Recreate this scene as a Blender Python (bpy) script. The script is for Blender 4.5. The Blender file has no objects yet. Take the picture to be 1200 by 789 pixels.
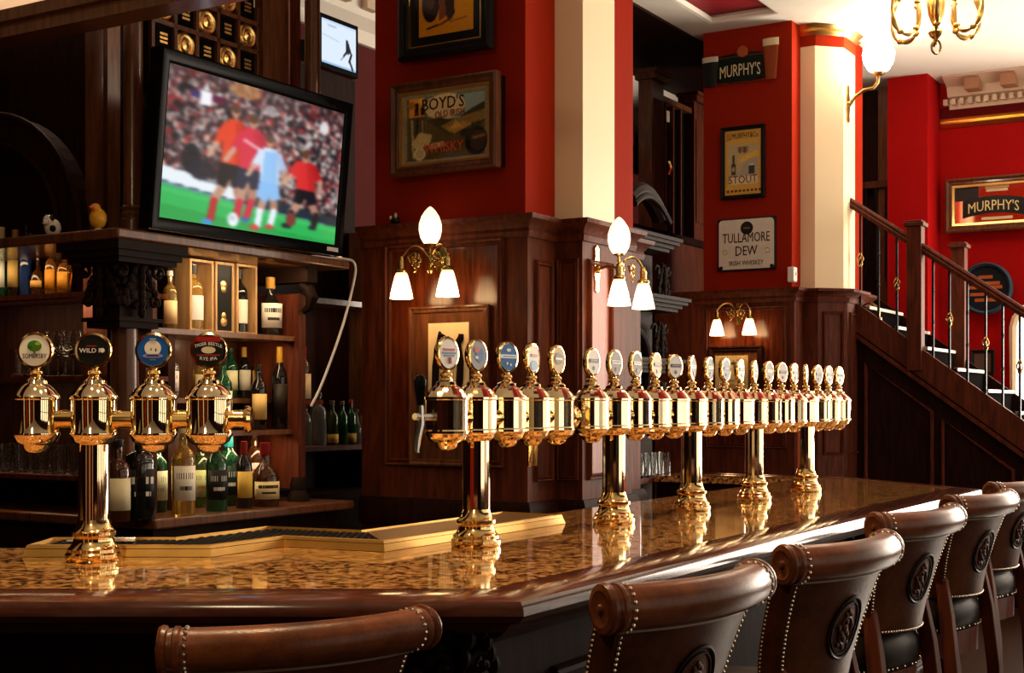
import bpy, math, random
import numpy as np
from math import sin, cos, pi, radians, sqrt, atan2
from mathutils import Matrix, Vector

random.seed(7)
sc = bpy.context.scene
COL = sc.collection

# ------------------------------------------------------------------ camera
# eye height 1.48 m, level view with a small vertical lens shift
cam_d = bpy.data.cameras.new('camera')
cam_d.sensor_width = 36.0
cam_d.lens = 48.0
cam_d.shift_y = 79.5 / 1200
cam_d.clip_start = 0.05
cam = bpy.data.objects.new('camera', cam_d)
cam.location = (0, 0, 1.48)
cam.rotation_euler = (pi / 2, 0, 0)
COL.objects.link(cam)
sc.camera = cam

# ------------------------------------------------------------------ plan axes
# (u, w): u runs along the long straight bar, w from the customers towards the back bar
ANG = radians(31)
S_, C_ = sin(ANG), cos(ANG)
FX, FY = -.101, 3.855
RZ = pi / 2 - ANG
LEFT0 = RZ - pi / 2
def B(u, w, z=0):
    return Vector((FX + S_ * u - C_ * w, FY + C_ * u + S_ * w, z))
def U(px, w):           # u of a sight line crossing the plane w
    r = (px - 600) / 1600
    return (r * (FY + S_ * w) - FX + C_ * w) / (S_ - C_ * r)
def W(px, u):
    r = (px - 600) / 1600
    return (FX + S_ * u - r * (FY + C_ * u)) / (C_ + S_ * r)
def Z(py, u, w):
    return 1.48 + (474 - py) / 1600 * (FY + C_ * u + S_ * w)
def uw(x, y):
    return S_ * (x - FX) + C_ * (y - FY), -(C_ * (x - FX) - S_ * (y - FY))

# ------------------------------------------------------------------ world, daylight, exposure
wd = bpy.data.worlds.new('world'); sc.world = wd; wd.use_nodes = True
wd.node_tree.nodes['Background'].inputs[0].default_value = (.55, .62, .75, 1)
wd.node_tree.nodes['Background'].inputs[1].default_value = .03
vs = sc.view_settings
vs.view_transform = 'Standard'; vs.look = 'None'; vs.gamma = 1.0; vs.use_curve_mapping = False
vs.exposure = 0.15
WIN_U = [-2.1, -1.1, -.1, .9, 1.9, 2.9, 3.9, 4.9, 5.9, 6.9, 7.9, 8.8]      # tall street windows in the customers' wall
WALL_W = -5.0
WIN_H = .30                                        # half width of a pane
for wu in WIN_U:
    ld = bpy.data.lights.new('window_daylight', 'AREA')
    ld.shape = 'RECTANGLE'; ld.size = 2 * WIN_H; ld.size_y = 2.6
    ld.energy = 9 if wu < 4 else 24; ld.color = (1.0, .86, .68)
    lo = bpy.data.objects.new('window_daylight', ld)
    lo.location = B(wu, WALL_W + .03, 2.2)
    lo.rotation_euler = (-pi / 2, 0, RZ + pi)        # shines along +w
    COL.objects.link(lo)
    if (lo.rotation_euler.to_matrix() @ Vector((0, 0, -1))).dot(B(0, 1) - B(0, 0)) < 0:
        lo.rotation_euler = (pi / 2, 0, RZ + pi)
for fw_ in (-.95, -2.05, -3.15, -4.25):                       # windows in the far wall, right of the view
    ld = bpy.data.lights.new('window_daylight', 'AREA')
    ld.shape = 'RECTANGLE'; ld.size = .85; ld.size_y = 2.8
    ld.energy = 150; ld.color = (1.0, .87, .70)
    lo = bpy.data.objects.new('window_daylight', ld)
    lo.location = B(9.15, fw_, 2.2); lo.rotation_euler = (pi / 2, 0, RZ + pi / 2); COL.objects.link(lo)
    if (lo.rotation_euler.to_matrix() @ Vector((0, 0, -1))).dot(B(1, 0) - B(0, 0)) > 0: lo.rotation_euler = (pi / 2, 0, RZ - pi / 2)
pd0 = bpy.data.lights.new('front_fill', 'POINT'); pd0.energy = 60; pd0.color = (1.0, .74, .46); pd0.shadow_soft_size = .15  # unseen fill light, added to brighten badges and faces turned to the viewer
po0 = bpy.data.objects.new('front_fill', pd0); po0.location = (-1.2, .4, 3.2); COL.objects.link(po0)
# warm downlights in the ceiling over the bar
for (x, y, zz, en, sz) in ((-1.25, 3.25, 3.9, 190, 75), (-.35, 3.25, 3.9, 190, 75), (*B(.5, -.1)[:2], 4.25, 150, 75), (*B(1.7, -.1)[:2], 4.25, 60, 75), (*B(3.0, -.1)[:2], 4.25, 60, 75)):
    sd = bpy.data.lights.new('downlight', 'SPOT'); sd.energy = en; sd.color = (1.0, .70, .38); sd.spot_size = radians(sz); sd.spot_blend = .6; sd.shadow_soft_size = .06
    so_ = bpy.data.objects.new('downlight', sd); so_.location = (x, y, zz); COL.objects.link(so_)
rd = bpy.data.lights.new('rear_fill', 'POINT'); rd.energy = 36; rd.color = (1.0, .76, .54); rd.shadow_soft_size = .08  # unseen fill light, added to warm the plaster at the upper left
ro = bpy.data.objects.new('rear_fill', rd); ro.location = B(1.0, 2.75, 3.85); COL.objects.link(ro)

sl = bpy.data.lights.new('shelf_light', 'AREA'); sl.shape = 'RECTANGLE'; sl.size = .8; sl.size_y = .03; sl.energy = 3.2; sl.color = (1.0, .72, .42)
slo = bpy.data.objects.new('shelf_light', sl); slo.location = B(1.1, 1.86, 2.085); slo.rotation_euler = (radians(32), 0, RZ); COL.objects.link(slo)
sl2 = bpy.data.lights.new('end_shelf_light', 'AREA'); sl2.shape = 'RECTANGLE'; sl2.size = .8; sl2.size_y = .03; sl2.energy = 1.1; sl2.color = (1.0, .68, .36)
slo2 = bpy.data.objects.new('end_shelf_light', sl2); slo2.location = B(.56, 2.6, 2.085); slo2.rotation_euler = (radians(25), 0, LEFT0); COL.objects.link(slo2)

for (uu_, ww_, zz_, en_, sz_, rx_, rot_) in ((1.1, 1.985, 1.755, 1.6, .75, 20, RZ), (1.1, 1.985, 1.335, 1.8, .75, 20, RZ), (.60, 2.6, 1.905, 2.6, .9, 15, LEFT0), (.60, 2.6, 1.565, 1.6, .9, 15, LEFT0), (2.75, 2.68, 2.02, 1.2, .8, 20, RZ)):  # further unseen strips, added to brighten the bottles and glasses on the shelves
    s3 = bpy.data.lights.new('shelf_light', 'AREA'); s3.shape = 'RECTANGLE'; s3.size = sz_; s3.size_y = .025; s3.energy = en_; s3.color = (1.0, .72, .42)
    s3o = bpy.data.objects.new('shelf_light', s3); s3o.location = B(uu_, ww_, zz_); s3o.rotation_euler = (radians(rx_), 0, rot_); COL.objects.link(s3o)

# ------------------------------------------------------------------ materials
def lin(c):
    if isinstance(c, str):
        c = tuple(int(c[i:i + 2], 16) / 255 for i in (0, 2, 4))
    return tuple(x / 12.92 if x <= .04045 else ((x + .055) / 1.055) ** 2.4 for x in c)
MATS = {}
def nt(name):
    m = bpy.data.materials.new(name); m.use_nodes = True
    t = m.node_tree
    return m, t, t.nodes['Principled BSDF']
def setp(p, **k):
    for a, v in k.items():
        p.inputs[a.replace('_', ' ')].default_value = v
def plain(name, col, rough=.5, metal=0., coat=0., var=.12, scale=8., bump=0., emit=None, estr=0., trans=0., ior=1.45):
    if name in MATS: return MATS[name]
    m, t, p = nt(name)
    c = col if not isinstance(col, str) else lin(col)
    setp(p, Roughness=rough, Metallic=metal, IOR=ior)
    p.inputs['Coat Weight'].default_value = coat
    p.inputs['Coat Roughness'].default_value = .12
    p.inputs['Transmission Weight'].default_value = trans
    if emit is not None:
        p.inputs['Emission Color'].default_value = (*emit, 1); p.inputs['Emission Strength'].default_value = estr
    if var > 0:
        tc = t.nodes.new('ShaderNodeTexCoord'); n = t.nodes.new('ShaderNodeTexNoise')
        n.inputs['Scale'].default_value = scale; n.inputs['Detail'].default_value = 4
        mx = t.nodes.new('ShaderNodeMix'); mx.data_type = 'RGBA'
        mx.inputs[6].default_value = (*[x * (1 - var) for x in c], 1)
        mx.inputs[7].default_value = (*[min(1, x * (1 + var)) for x in c], 1)
        t.links.new(tc.outputs['Object'], n.inputs['Vector']); t.links.new(n.outputs['Fac'], mx.inputs[0])
        t.links.new(mx.outputs[2], p.inputs['Base Color'])
        if bump > 0:
            b = t.nodes.new('ShaderNodeBump'); b.inputs['Strength'].default_value = bump; b.inputs['Distance'].default_value = .01
            t.links.new(n.outputs['Fac'], b.inputs['Height']); t.links.new(b.outputs['Normal'], p.inputs['Normal'])
    else:
        p.inputs['Base Color'].default_value = (*c, 1)
    MATS[name] = m
    return m
def wood(name, c1, c2, rough=.3, coat=.4, scale=(14, 14, 1.6)):
    m, t, p = nt(name)
    tc = t.nodes.new('ShaderNodeTexCoord'); mp = t.nodes.new('ShaderNodeMapping')
    mp.inputs['Scale'].default_value = scale
    n = t.nodes.new('ShaderNodeTexNoise'); n.inputs['Scale'].default_value = 3; n.inputs['Detail'].default_value = 6; n.inputs['Distortion'].default_value = .6
    r = t.nodes.new('ShaderNodeValToRGB')
    r.color_ramp.elements[0].position = .3; r.color_ramp.elements[0].color = (*c1, 1)
    r.color_ramp.elements[1].position = .72; r.color_ramp.elements[1].color = (*c2, 1)
    t.links.new(tc.outputs['Object'], mp.inputs[0]); t.links.new(mp.outputs[0], n.inputs['Vector'])
    t.links.new(n.outputs['Fac'], r.inputs[0]); t.links.new(r.outputs[0], p.inputs['Base Color'])
    setp(p, Roughness=rough); p.inputs['Coat Weight'].default_value = coat; p.inputs['Coat Roughness'].default_value = .15
    p.inputs['Specular IOR Level'].default_value = {'mahogany_dark': .06, 'mahogany': .2, 'walnut': .2, 'panel_red_wood': .2, 'bar_rim_wood': .25}.get(name, .3)
    MATS[name] = m
    return m
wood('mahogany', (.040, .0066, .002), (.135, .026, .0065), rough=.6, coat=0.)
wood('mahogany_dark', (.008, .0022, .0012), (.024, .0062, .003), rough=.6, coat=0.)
wood('mahogany_gloss', (.040, .0066, .002), (.135, .026, .0065), rough=.2, coat=.3)
wood('walnut', (.060, .020, .008), (.16, .055, .02))
wood('panel_red_wood', (.16, .030, .016), (.30, .065, .034), rough=.4, coat=0.)
wood('shelf_wood', (.10, .035, .012), (.24, .09, .03))
wood('box_wood', (.30, .16, .06), (.50, .30, .13), rough=.5, coat=0)
wood('floor_wood', (.02, .009, .005), (.05, .022, .012), rough=.3, scale=(2, 20, 2))
wood('bar_rim_wood', (.035, .010, .006), (.085, .026, .014), rough=.12, coat=0., scale=(3, 3, 20))
plain('ebony_carving', (.012, .005, .003), rough=.62, var=.2)
MATS['ebony_carving'].node_tree.nodes['Principled BSDF'].inputs['Specular IOR Level'].default_value = .09
plain('red_paint', (.28, .017, .0045), rough=.6, var=.08, scale=2.5)
plain('red_paint_bright', (.32, .005, .005), rough=.6, var=.08, scale=2.0)
for q_ in ('red_paint', 'red_paint_bright'): MATS[q_].node_tree.nodes['Principled BSDF'].inputs['Specular IOR Level'].default_value = .02
plain('cream_paint', (.82, .66, .42), rough=.5, var=.04, scale=2)
plain('white_plaster', (.82, .77, .68), rough=.6, var=.03, scale=3)
plain('buff_plaster', (.62, .46, .33), rough=.65, var=.08, scale=5)
plain('terracotta', (.34, .15, .075), rough=.6, var=.15)
plain('coffer_red', (.30, .006, .014), rough=.5, var=.1)
plain('gold_leaf', (.80, .52, .18), rough=.28, metal=1., var=.15, scale=40)
plain('brass', (.92, .66, .28), rough=.10, metal=1., var=.05, scale=6)
plain('brass_polished', (.98, .80, .50), rough=.05, metal=1., var=.03, scale=4)
plain('brass_dull', (.48, .27, .065), rough=.40, metal=.92, var=.15, scale=18)
plain('plate_bronze', (.22, .125, .045), rough=.34, metal=.8, var=.25, scale=14)
plain('antique_brass', (.55, .36, .13), rough=.25, metal=1., var=.3, scale=30)
plain('steel', (.75, .74, .72), rough=.15, metal=1., var=.05)
plain('black_gloss', (.004, .004, .005), rough=.14, coat=0., var=0)
MATS['black_gloss'].node_tree.nodes['Principled BSDF'].inputs['Specular IOR Level'].default_value = .02
plain('black_satin', (.008, .008, .008), rough=.4, var=0)
plain('iron', (.012, .012, .016), rough=.35, metal=.4, var=.2)
plain('tray_grille', (.02, .017, .014), rough=.35, metal=.6, var=.3, scale=60)
plain('white_plastic', (.75, .72, .68), rough=.4, var=0)
plain('shade_glass', (1, .9, .75), rough=.35, var=0, emit=(1.0, .62, .28), estr=22.0)
plain('globe_glass', (1, .9, .75), rough=.35, var=0, emit=(1.0, .74, .44), estr=16.0)
plain('upper_globe_glass', (1, .9, .75), rough=.35, var=0, emit=(1.0, .86, .66), estr=45.0)
plain('chandelier_glass', (1, .9, .75), rough=.35, var=0, emit=(1.0, .82, .58), estr=34.0)
plain('window_glow', (.9, .9, .9), rough=.4, var=0, emit=(1.0, .97, .92), estr=2.2)
plain('cream_card', (.85, .68, .42), rough=.6, var=.12, scale=14)
plain('mirror', (.85, .85, .85), rough=.03, metal=1., var=0)
plain('clear_glass', (.95, .97, .96), rough=.02, var=0, trans=1.)
plain('nail_brass', (.72, .62, .48), rough=.25, metal=1., var=0)

def low_spec(name, v=.12):
    MATS[name].node_tree.nodes['Principled BSDF'].inputs['Specular IOR Level'].default_value = v
low_spec('black_satin'); low_spec('iron', .2)
def lit_shade(name, stops):       # opal glass, brightest where the bulb sits inside
    m = MATS[name]; t = m.node_tree; p = t.nodes['Principled BSDF']
    tc = t.nodes.new('ShaderNodeTexCoord'); sp = t.nodes.new('ShaderNodeSeparateXYZ'); mr = t.nodes.new('ShaderNodeMapRange'); rp = t.nodes.new('ShaderNodeValToRGB')
    mr.inputs['From Min'].default_value = stops[0][0]; mr.inputs['From Max'].default_value = stops[-1][0]
    mx = max(s[1] for s in stops); e = rp.color_ramp.elements
    for i, (z, v) in enumerate(stops):
        pos = (z - stops[0][0]) / (stops[-1][0] - stops[0][0])
        q = e[0] if i == 0 else (e[1] if i == len(stops) - 1 else e.new(pos)); q.position = pos; q.color = (v / mx,) * 3 + (1,)
    ml = t.nodes.new('ShaderNodeMath'); ml.operation = 'MULTIPLY'; ml.inputs[1].default_value = mx
    t.links.new(tc.outputs['Object'], sp.inputs[0]); t.links.new(sp.outputs['Z'], mr.inputs['Value']); t.links.new(mr.outputs[0], rp.inputs[0])
    t.links.new(rp.outputs[0], ml.inputs[0]); t.links.new(ml.outputs[0], p.inputs['Emission Strength'])
lit_shade('shade_glass', [(-.125, 16), (-.085, 44), (-.05, 30), (-.015, 1.2), (0, .8)])
lit_shade('globe_glass', [(0, 2.5), (.03, 22), (.075, 34), (.125, 9), (.18, 1.3)])

def leather(name, c1, c2):
    m, t, p = nt(name)
    tc = t.nodes.new('ShaderNodeTexCoord')
    n = t.nodes.new('ShaderNodeTexNoise'); n.inputs['Scale'].default_value = 11; n.inputs['Detail'].default_value = 8; n.inputs['Roughness'].default_value = .72
    r = t.nodes.new('ShaderNodeValToRGB')
    r.color_ramp.elements[0].position = .32; r.color_ramp.elements[0].color = (*c1, 1)
    r.color_ramp.elements[1].position = .75; r.color_ramp.elements[1].color = (*c2, 1)
    v = t.nodes.new('ShaderNodeTexVoronoi'); v.inputs['Scale'].default_value = 260
    b = t.nodes.new('ShaderNodeBump'); b.inputs['Strength'].default_value = .12; b.inputs['Distance'].default_value = .002
    t.links.new(tc.outputs['Object'], n.inputs['Vector']); t.links.new(tc.outputs['Object'], v.inputs['Vector'])
    t.links.new(n.outputs['Fac'], r.inputs[0]); t.links.new(r.outputs[0], p.inputs['Base Color'])
    t.links.new(v.outputs['Distance'], b.inputs['Height']); t.links.new(b.outputs['Normal'], p.inputs['Normal'])
    setp(p, Roughness=.42); p.inputs['Specular IOR Level'].default_value = .12
    MATS[name] = m
leather('leather', (.022, .0056, .0020), (.105, .030, .0098))
leather('leather_roll', (.045, .0105, .0036), (.20, .056, .0165))
MATS['leather_roll'].node_tree.nodes['Principled BSDF'].inputs['Specular IOR Level'].default_value = .22; MATS['leather_roll'].node_tree.nodes['Principled BSDF'].inputs['Roughness'].default_value = .30
plain('leather_stitch', (.30, .22, .16), rough=.5, var=.2)
leather('leather_black', (.007, .0035, .0022), (.018, .009, .0055)); MATS['leather_black'].node_tree.nodes['Principled BSDF'].inputs['Specular IOR Level'].default_value = .1

def granite():
    m, t, p = nt('granite')
    tc = t.nodes.new('ShaderNodeTexCoord')
    v = t.nodes.new('ShaderNodeTexVoronoi'); v.inputs['Scale'].default_value = 70; v.inputs['Randomness'].default_value = 1
    n = t.nodes.new('ShaderNodeTexNoise'); n.inputs['Scale'].default_value = 42; n.inputs['Detail'].default_value = 6; n.inputs['Roughness'].default_value = .7
    n2 = t.nodes.new('ShaderNodeTexNoise'); n2.inputs['Scale'].default_value = 90; n2.inputs['Detail'].default_value = 2
    for q in (v, n, n2): t.links.new(tc.outputs['Object'], q.inputs['Vector'])
    r = t.nodes.new('ShaderNodeValToRGB'); cr = r.color_ramp
    cr.elements[0].position = .36; cr.elements[0].color = (.022, .010, .005, 1)
    cr.elements[1].position = .66; cr.elements[1].color = (.66, .35, .12, 1)
    e = cr.elements.new(.44); e.color = (.18, .075, .024, 1)
    e = cr.elements.new(.53); e.color = (.44, .20, .06, 1)
    ad = t.nodes.new('ShaderNodeMath'); ad.operation = 'ADD'
    mu = t.nodes.new('ShaderNodeMath'); mu.operation = 'MULTIPLY_ADD'; mu.inputs[1].default_value = .30; mu.inputs[2].default_value = -.15
    sep = t.nodes.new('ShaderNodeSeparateColor')
    t.links.new(v.outputs['Color'], sep.inputs[0]); t.links.new(sep.outputs[0], mu.inputs[0])
    t.links.new(n.outputs['Fac'], ad.inputs[0]); t.links.new(mu.outputs[0], ad.inputs[1])
    t.links.new(ad.outputs[0], r.inputs[0]); t.links.new(r.outputs[0], p.inputs['Base Color'])
    setp(p, Roughness=.07); p.inputs['Coat Weight'].default_value = .6; p.inputs['Coat Roughness'].default_value = .04
    MATS['granite'] = m
granite()
def vcol(name, rough=.4, emit=0., coat=0.):
    m, t, p = nt(name)
    a = t.nodes.new('ShaderNodeVertexColor'); a.layer_name = 'Col'
    t.links.new(a.outputs['Color'], p.inputs['Base Color'])
    setp(p, Roughness=rough); p.inputs['Coat Weight'].default_value = coat
    if emit > 0:
        p.inputs['Base Color'].default_value = (0, 0, 0, 1)
        t.links.remove(p.inputs['Base Color'].links[0])
        p.inputs['Specular IOR Level'].default_value = .08
        t.links.new(a.outputs['Color'], p.inputs['Emission Color']); p.inputs['Emission Strength'].default_value = emit
    MATS[name] = m
vcol('print'); vcol('print_glazed', rough=.15, coat=.2); vcol('screen_picture', rough=.2, emit=1.0)

def M(name):
    return MATS[name]
def flat(hexc, rough=.45, coat=0.):
    m = plain('paint_' + hexc, hexc, rough=rough, coat=coat, var=0)
    m.node_tree.nodes['Principled BSDF'].inputs['Specular IOR Level'].default_value = .25
    return m
def bottle_glass(name, col, trans=.6):
    return plain('glass_' + name, col, rough=.05, var=0, trans=trans, ior=1.5)

# ------------------------------------------------------------------ mesh builder
class MB:
    def __init__(s): s.v = []; s.f = []
    def add(s, vs, fs, mat=None):
        o = len(s.v)
        if mat is not None: vs = [mat @ Vector(p) for p in vs]
        s.v += [tuple(p) for p in vs]; s.f += [tuple(i + o for i in f) for f in fs]
        return s
    def box(s, x0, x1, y0, y1, z0, z1, mat=None):
        return s.add([(x0, y0, z0), (x1, y0, z0), (x1, y1, z0), (x0, y1, z0), (x0, y0, z1), (x1, y0, z1), (x1, y1, z1), (x0, y1, z1)],
                     [(3, 2, 1, 0), (4, 5, 6, 7), (0, 1, 5, 4), (1, 2, 6, 5), (2, 3, 7, 6), (3, 0, 4, 7)], mat)
    def lathe(s, prof, n=24, mat=None, ph=0., caps=True):
        vs, fs = [], []
        for r, z in prof:
            for k in range(n):
                a = ph + 2 * pi * k / n; vs.append((r * cos(a), r * sin(a), z))
        for i in range(len(prof) - 1):
            for k in range(n):
                a, b = i * n + k, i * n + (k + 1) % n
                fs.append((a, b, b + n, a + n))
        if caps and prof[0][0] > 1e-6: fs.append(tuple(range(n - 1, -1, -1)))
        if caps and prof[-1][0] > 1e-6: fs.append(tuple(range((len(prof) - 1) * n, len(prof) * n)))
        return s.add(vs, fs, mat)
    def tube(s, pts, r, n=8, closed=False, mat=None, flat_=1.0):
        P = [Vector(p) for p in pts]; N = len(P)
        R = r if isinstance(r, (list, tuple)) else [r] * N
        vs, fs = [], []; up = None
        for i in range(N):
            a = P[(i - 1) % N] if (closed or i > 0) else P[0]
            b = P[(i + 1) % N] if (closed or i < N - 1) else P[-1]
            t = (b - a).normalized()
            if up is None:
                up = Vector((0, 0, 1)) if abs(t.z) < .9 else Vector((1, 0, 0))
            x = t.cross(up)
            if x.length < 1e-5: x = t.orthogonal()
            x.normalize(); y = x.cross(t).normalized(); up = y
            for k in range(n):
                g = 2 * pi * k / n
                vs.append(P[i] + x * (R[i] * cos(g)) + y * (R[i] * flat_ * sin(g)))
        for i in range(N if closed else N - 1):
            j = (i + 1) % N
            for k in range(n):
                q = (k + 1) % n
                fs.append((i * n + k, j * n + k, j * n + q, i * n + q))
        if not closed:
            fs.append(tuple(range(n))); fs.append(tuple(range(N * n - 1, (N - 1) * n - 1, -1)))
        return s.add(vs, fs, mat)
    def prism(s, poly, z0, z1, mat=None):
        a = sum(poly[i][0] * poly[(i + 1) % len(poly)][1] - poly[(i + 1) % len(poly)][0] * poly[i][1] for i in range(len(poly)))
        if a < 0: poly = poly[::-1]
        n = len(poly)
        vs = [(p[0], p[1], z0) for p in poly] + [(p[0], p[1], z1) for p in poly]
        fs = [tuple(range(n - 1, -1, -1)), tuple(range(n, 2 * n))] + [(i, (i + 1) % n, (i + 1) % n + n, i + n) for i in range(n)]
        return s.add(vs, fs, mat)
    def sweep(s, path, prof, closed=False, mat=None):
        # prof: closed loop of (offset to the left of travel, z)
        n = len(path); m = len(prof); P = [Vector((p[0], p[1])) for p in path]
        vs, fs = [], []
        for i in range(n):
            d0 = (P[i] - P[i - 1]).normalized() if (closed or i > 0) else None
            d1 = (P[(i + 1) % n] - P[i]).normalized() if (closed or i < n - 1) else None
            if d0 is None: d0 = d1
            if d1 is None: d1 = d0
            n0 = Vector((-d0.y, d0.x)); n1 = Vector((-d1.y, d1.x))
            b = (n0 + n1).normalized(); k = 1 / max(.25, b.dot(n0))
            for o, z in prof:
                q = P[i] + b * (o * k); vs.append((q.x, q.y, z))
        for i in range(n if closed else n - 1):
            j = (i + 1) % n
            for a in range(m):
                c = (a + 1) % m
                fs.append((i * m + a, j * m + a, j * m + c, i * m + c))
        if not closed:
            fs.append(tuple(range(m))); fs.append(tuple(range(n * m - 1, (n - 1) * m - 1, -1)))
        return s.add(vs, fs, mat)
    def ell(s, c, r, n=10, m=6, mat=None):
        vs, fs = [], []
        rx, ry, rz = r if isinstance(r, (tuple, list)) else (r, r, r)
        vs.append((c[0], c[1], c[2] - rz))
        for i in range(1, m):
            a = -pi / 2 + pi * i / m
            for k in range(n):
                g = 2 * pi * k / n
                vs.append((c[0] + rx * cos(a) * cos(g), c[1] + ry * cos(a) * sin(g), c[2] + rz * sin(a)))
        vs.append((c[0], c[1], c[2] + rz)); L = len(vs) - 1
        for k in range(n): fs.append((0, 1 + (k + 1) % n, 1 + k))
        for i in range(m - 2):
            for k in range(n):
                a = 1 + i * n + k; b = 1 + i * n + (k + 1) % n
                fs.append((a, b, b + n, a + n))
        o = 1 + (m - 2) * n
        for k in range(n): fs.append((o + k, o + (k + 1) % n, L))
        return s.add(vs, fs, mat)
    def plate(s, poly, y0, y1, mat=None):   # polygon in x,z standing upright, extruded along y
        return s.prism(poly, 0, 1, (mat or Matrix()) @ Matrix(((1, 0, 0, 0), (0, 0, y0 - y1, y1), (0, 1, 0, 0), (0, 0, 0, 1))))
    def mesh(s, name, sharp=35.):
        me = bpy.data.meshes.new(name); me.from_pydata(s.v, [], s.f); me.update()
        import bmesh
        bm = bmesh.new(); bm.from_mesh(me); bmesh.ops.recalc_face_normals(bm, faces=bm.faces); bm.to_mesh(me); bm.free()
        me.polygons.foreach_set('use_smooth', [True] * len(me.polygons))
        me.set_sharp_from_angle(angle=radians(sharp))
        return me
UPR = Matrix(((1, 0, 0, 0), (0, 0, -1, 0), (0, 1, 0, 0), (0, 0, 0, 1)))   # (x,y,depth) -> upright, depth towards -y

def link(o, parent=None):
    COL.objects.link(o)
    if parent is not None: o.parent = parent
    return o
def obj(name, mb, mat, parent=None, sharp=35., bevel=0., loc=None, rot=None):
    me = mb if isinstance(mb, bpy.types.Mesh) else mb.mesh(name, sharp)
    if not me.materials: me.materials.append(M(mat) if isinstance(mat, str) else mat)
    o = link(bpy.data.objects.new(name, me), parent)
    if bevel > 0:
        b = o.modifiers.new('bevel', 'BEVEL'); b.width = bevel; b.segments = 2; b.limit_method = 'ANGLE'; b.angle_limit = radians(50)
    if loc is not None: o.location = loc
    if rot is not None: o.rotation_euler = rot
    return o
def tag(o, label=None, cat=None, group=None, kind=None):
    if label: o['label'] = label
    if cat: o['category'] = cat
    if group: o['group'] = group
    if kind: o['kind'] = kind
    return o
def thing(name, label, cat, loc, rotz=RZ, group=None):
    o = bpy.data.objects.new(name, None); o.empty_display_size = .05
    o.location = loc; o.rotation_euler = (0, 0, rotz)
    link(o); return tag(o, label, cat, group)
def struct(name, mb, mat, frame=True, **k):
    o = obj(name, mb, mat, **k); o['kind'] = 'structure'
    if frame: o.location = B(0, 0); o.rotation_euler = (0, 0, RZ)
    return o
LEFT = RZ - pi / 2      # for faces that look back along the bar (normal -u)

def text(s, size, mat, parent, loc, name='lettering', ext=.0008, rot=(pi / 2, 0, 0), bend=0., sx=1., shear=0., bold=0.):
    cu = bpy.data.curves.new('txt', 'FONT'); cu.body = s; cu.size = 1.0; cu.extrude = ext / size
    cu.align_x = 'CENTER'; cu.align_y = 'CENTER'; cu.resolution_u = 2; cu.shear = shear; cu.offset = 0
    o = bpy.data.objects.new('txt', cu); COL.objects.link(o)
    dg = bpy.context.evaluated_depsgraph_get()
    me = bpy.data.meshes.new_from_object(o.evaluated_get(dg))
    bpy.data.objects.remove(o); bpy.data.curves.remove(cu)
    for v in me.vertices:
        v.co *= size; v.co.x *= sx
        if bend: v.co.y += bend * v.co.x * v.co.x
    me.materials.clear(); me.materials.append(M(mat) if isinstance(mat, str) else mat)
    q = link(bpy.data.objects.new(name, me), parent); q.location = loc; q.rotation_euler = rot
    return q

# small painter for flat prints: colours of a fine grid
class Paint:
    def __init__(s, nx, ny, col):
        s.nx, s.ny = nx, ny; s.a = np.zeros((ny, nx, 3)); s.a[:] = s.c(col)
        s.x, s.y = np.meshgrid((np.arange(nx) + .5) / nx, (np.arange(ny) + .5) / ny)   # y: 0 top .. 1 bottom
        s.rs = np.random.RandomState(5)
    def c(s, h): return np.array(tuple(int(h[i:i + 2], 16) / 255 for i in (0, 2, 4)) if isinstance(h, str) else h)
    def mix(s, mask, col, k=1.): s.a[mask] = s.a[mask] * (1 - k) + s.c(col) * k; return s
    def rect(s, x0, x1, y0, y1, col, k=1.): return s.mix((s.x >= x0) & (s.x <= x1) & (s.y >= y0) & (s.y <= y1), col, k)
    def ell(s, cx, cy, rx, ry, col, k=1.): return s.mix(((s.x - cx) / rx) ** 2 + ((s.y - cy) / ry) ** 2 <= 1, col, k)
    def poly(s, pts, col, k=1.):
        ins = np.zeros_like(s.x, bool); n = len(pts)
        for i in range(n):
            x0, y0 = pts[i]; x1, y1 = pts[(i + 1) % n]
            if y0 == y1: continue
            cond = ((y0 > s.y) != (y1 > s.y)) & (s.x < (x1 - x0) * (s.y - y0) / (y1 - y0) + x0)
            ins ^= cond
        return s.mix(ins, col, k)
    def line(s, p, q, wd, col, k=1.):
        px, py = p; qx, qy = q; L = (qx - px) ** 2 + (qy - py) ** 2
        t = np.clip(((s.x - px) * (qx - px) + (s.y - py) * (qy - py)) / L, 0, 1)
        d = np.hypot(s.x - px - t * (qx - px), s.y - py - t * (qy - py))
        return s.mix(d < wd, col, k)
    def noise(s, amt): s.a = np.clip(s.a + s.rs.randn(s.ny, s.nx, 1) * amt, 0, 1); return s
    def blur(s, k=1):
        for _ in range(k):
            p = np.pad(s.a, ((1, 1), (1, 1), (0, 0)), 'edge')
            s.a = (p[1:-1, 1:-1] * 2 + p[:-2, 1:-1] + p[2:, 1:-1] + p[1:-1, :-2] + p[1:-1, 2:]) / 6
        return s
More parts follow.
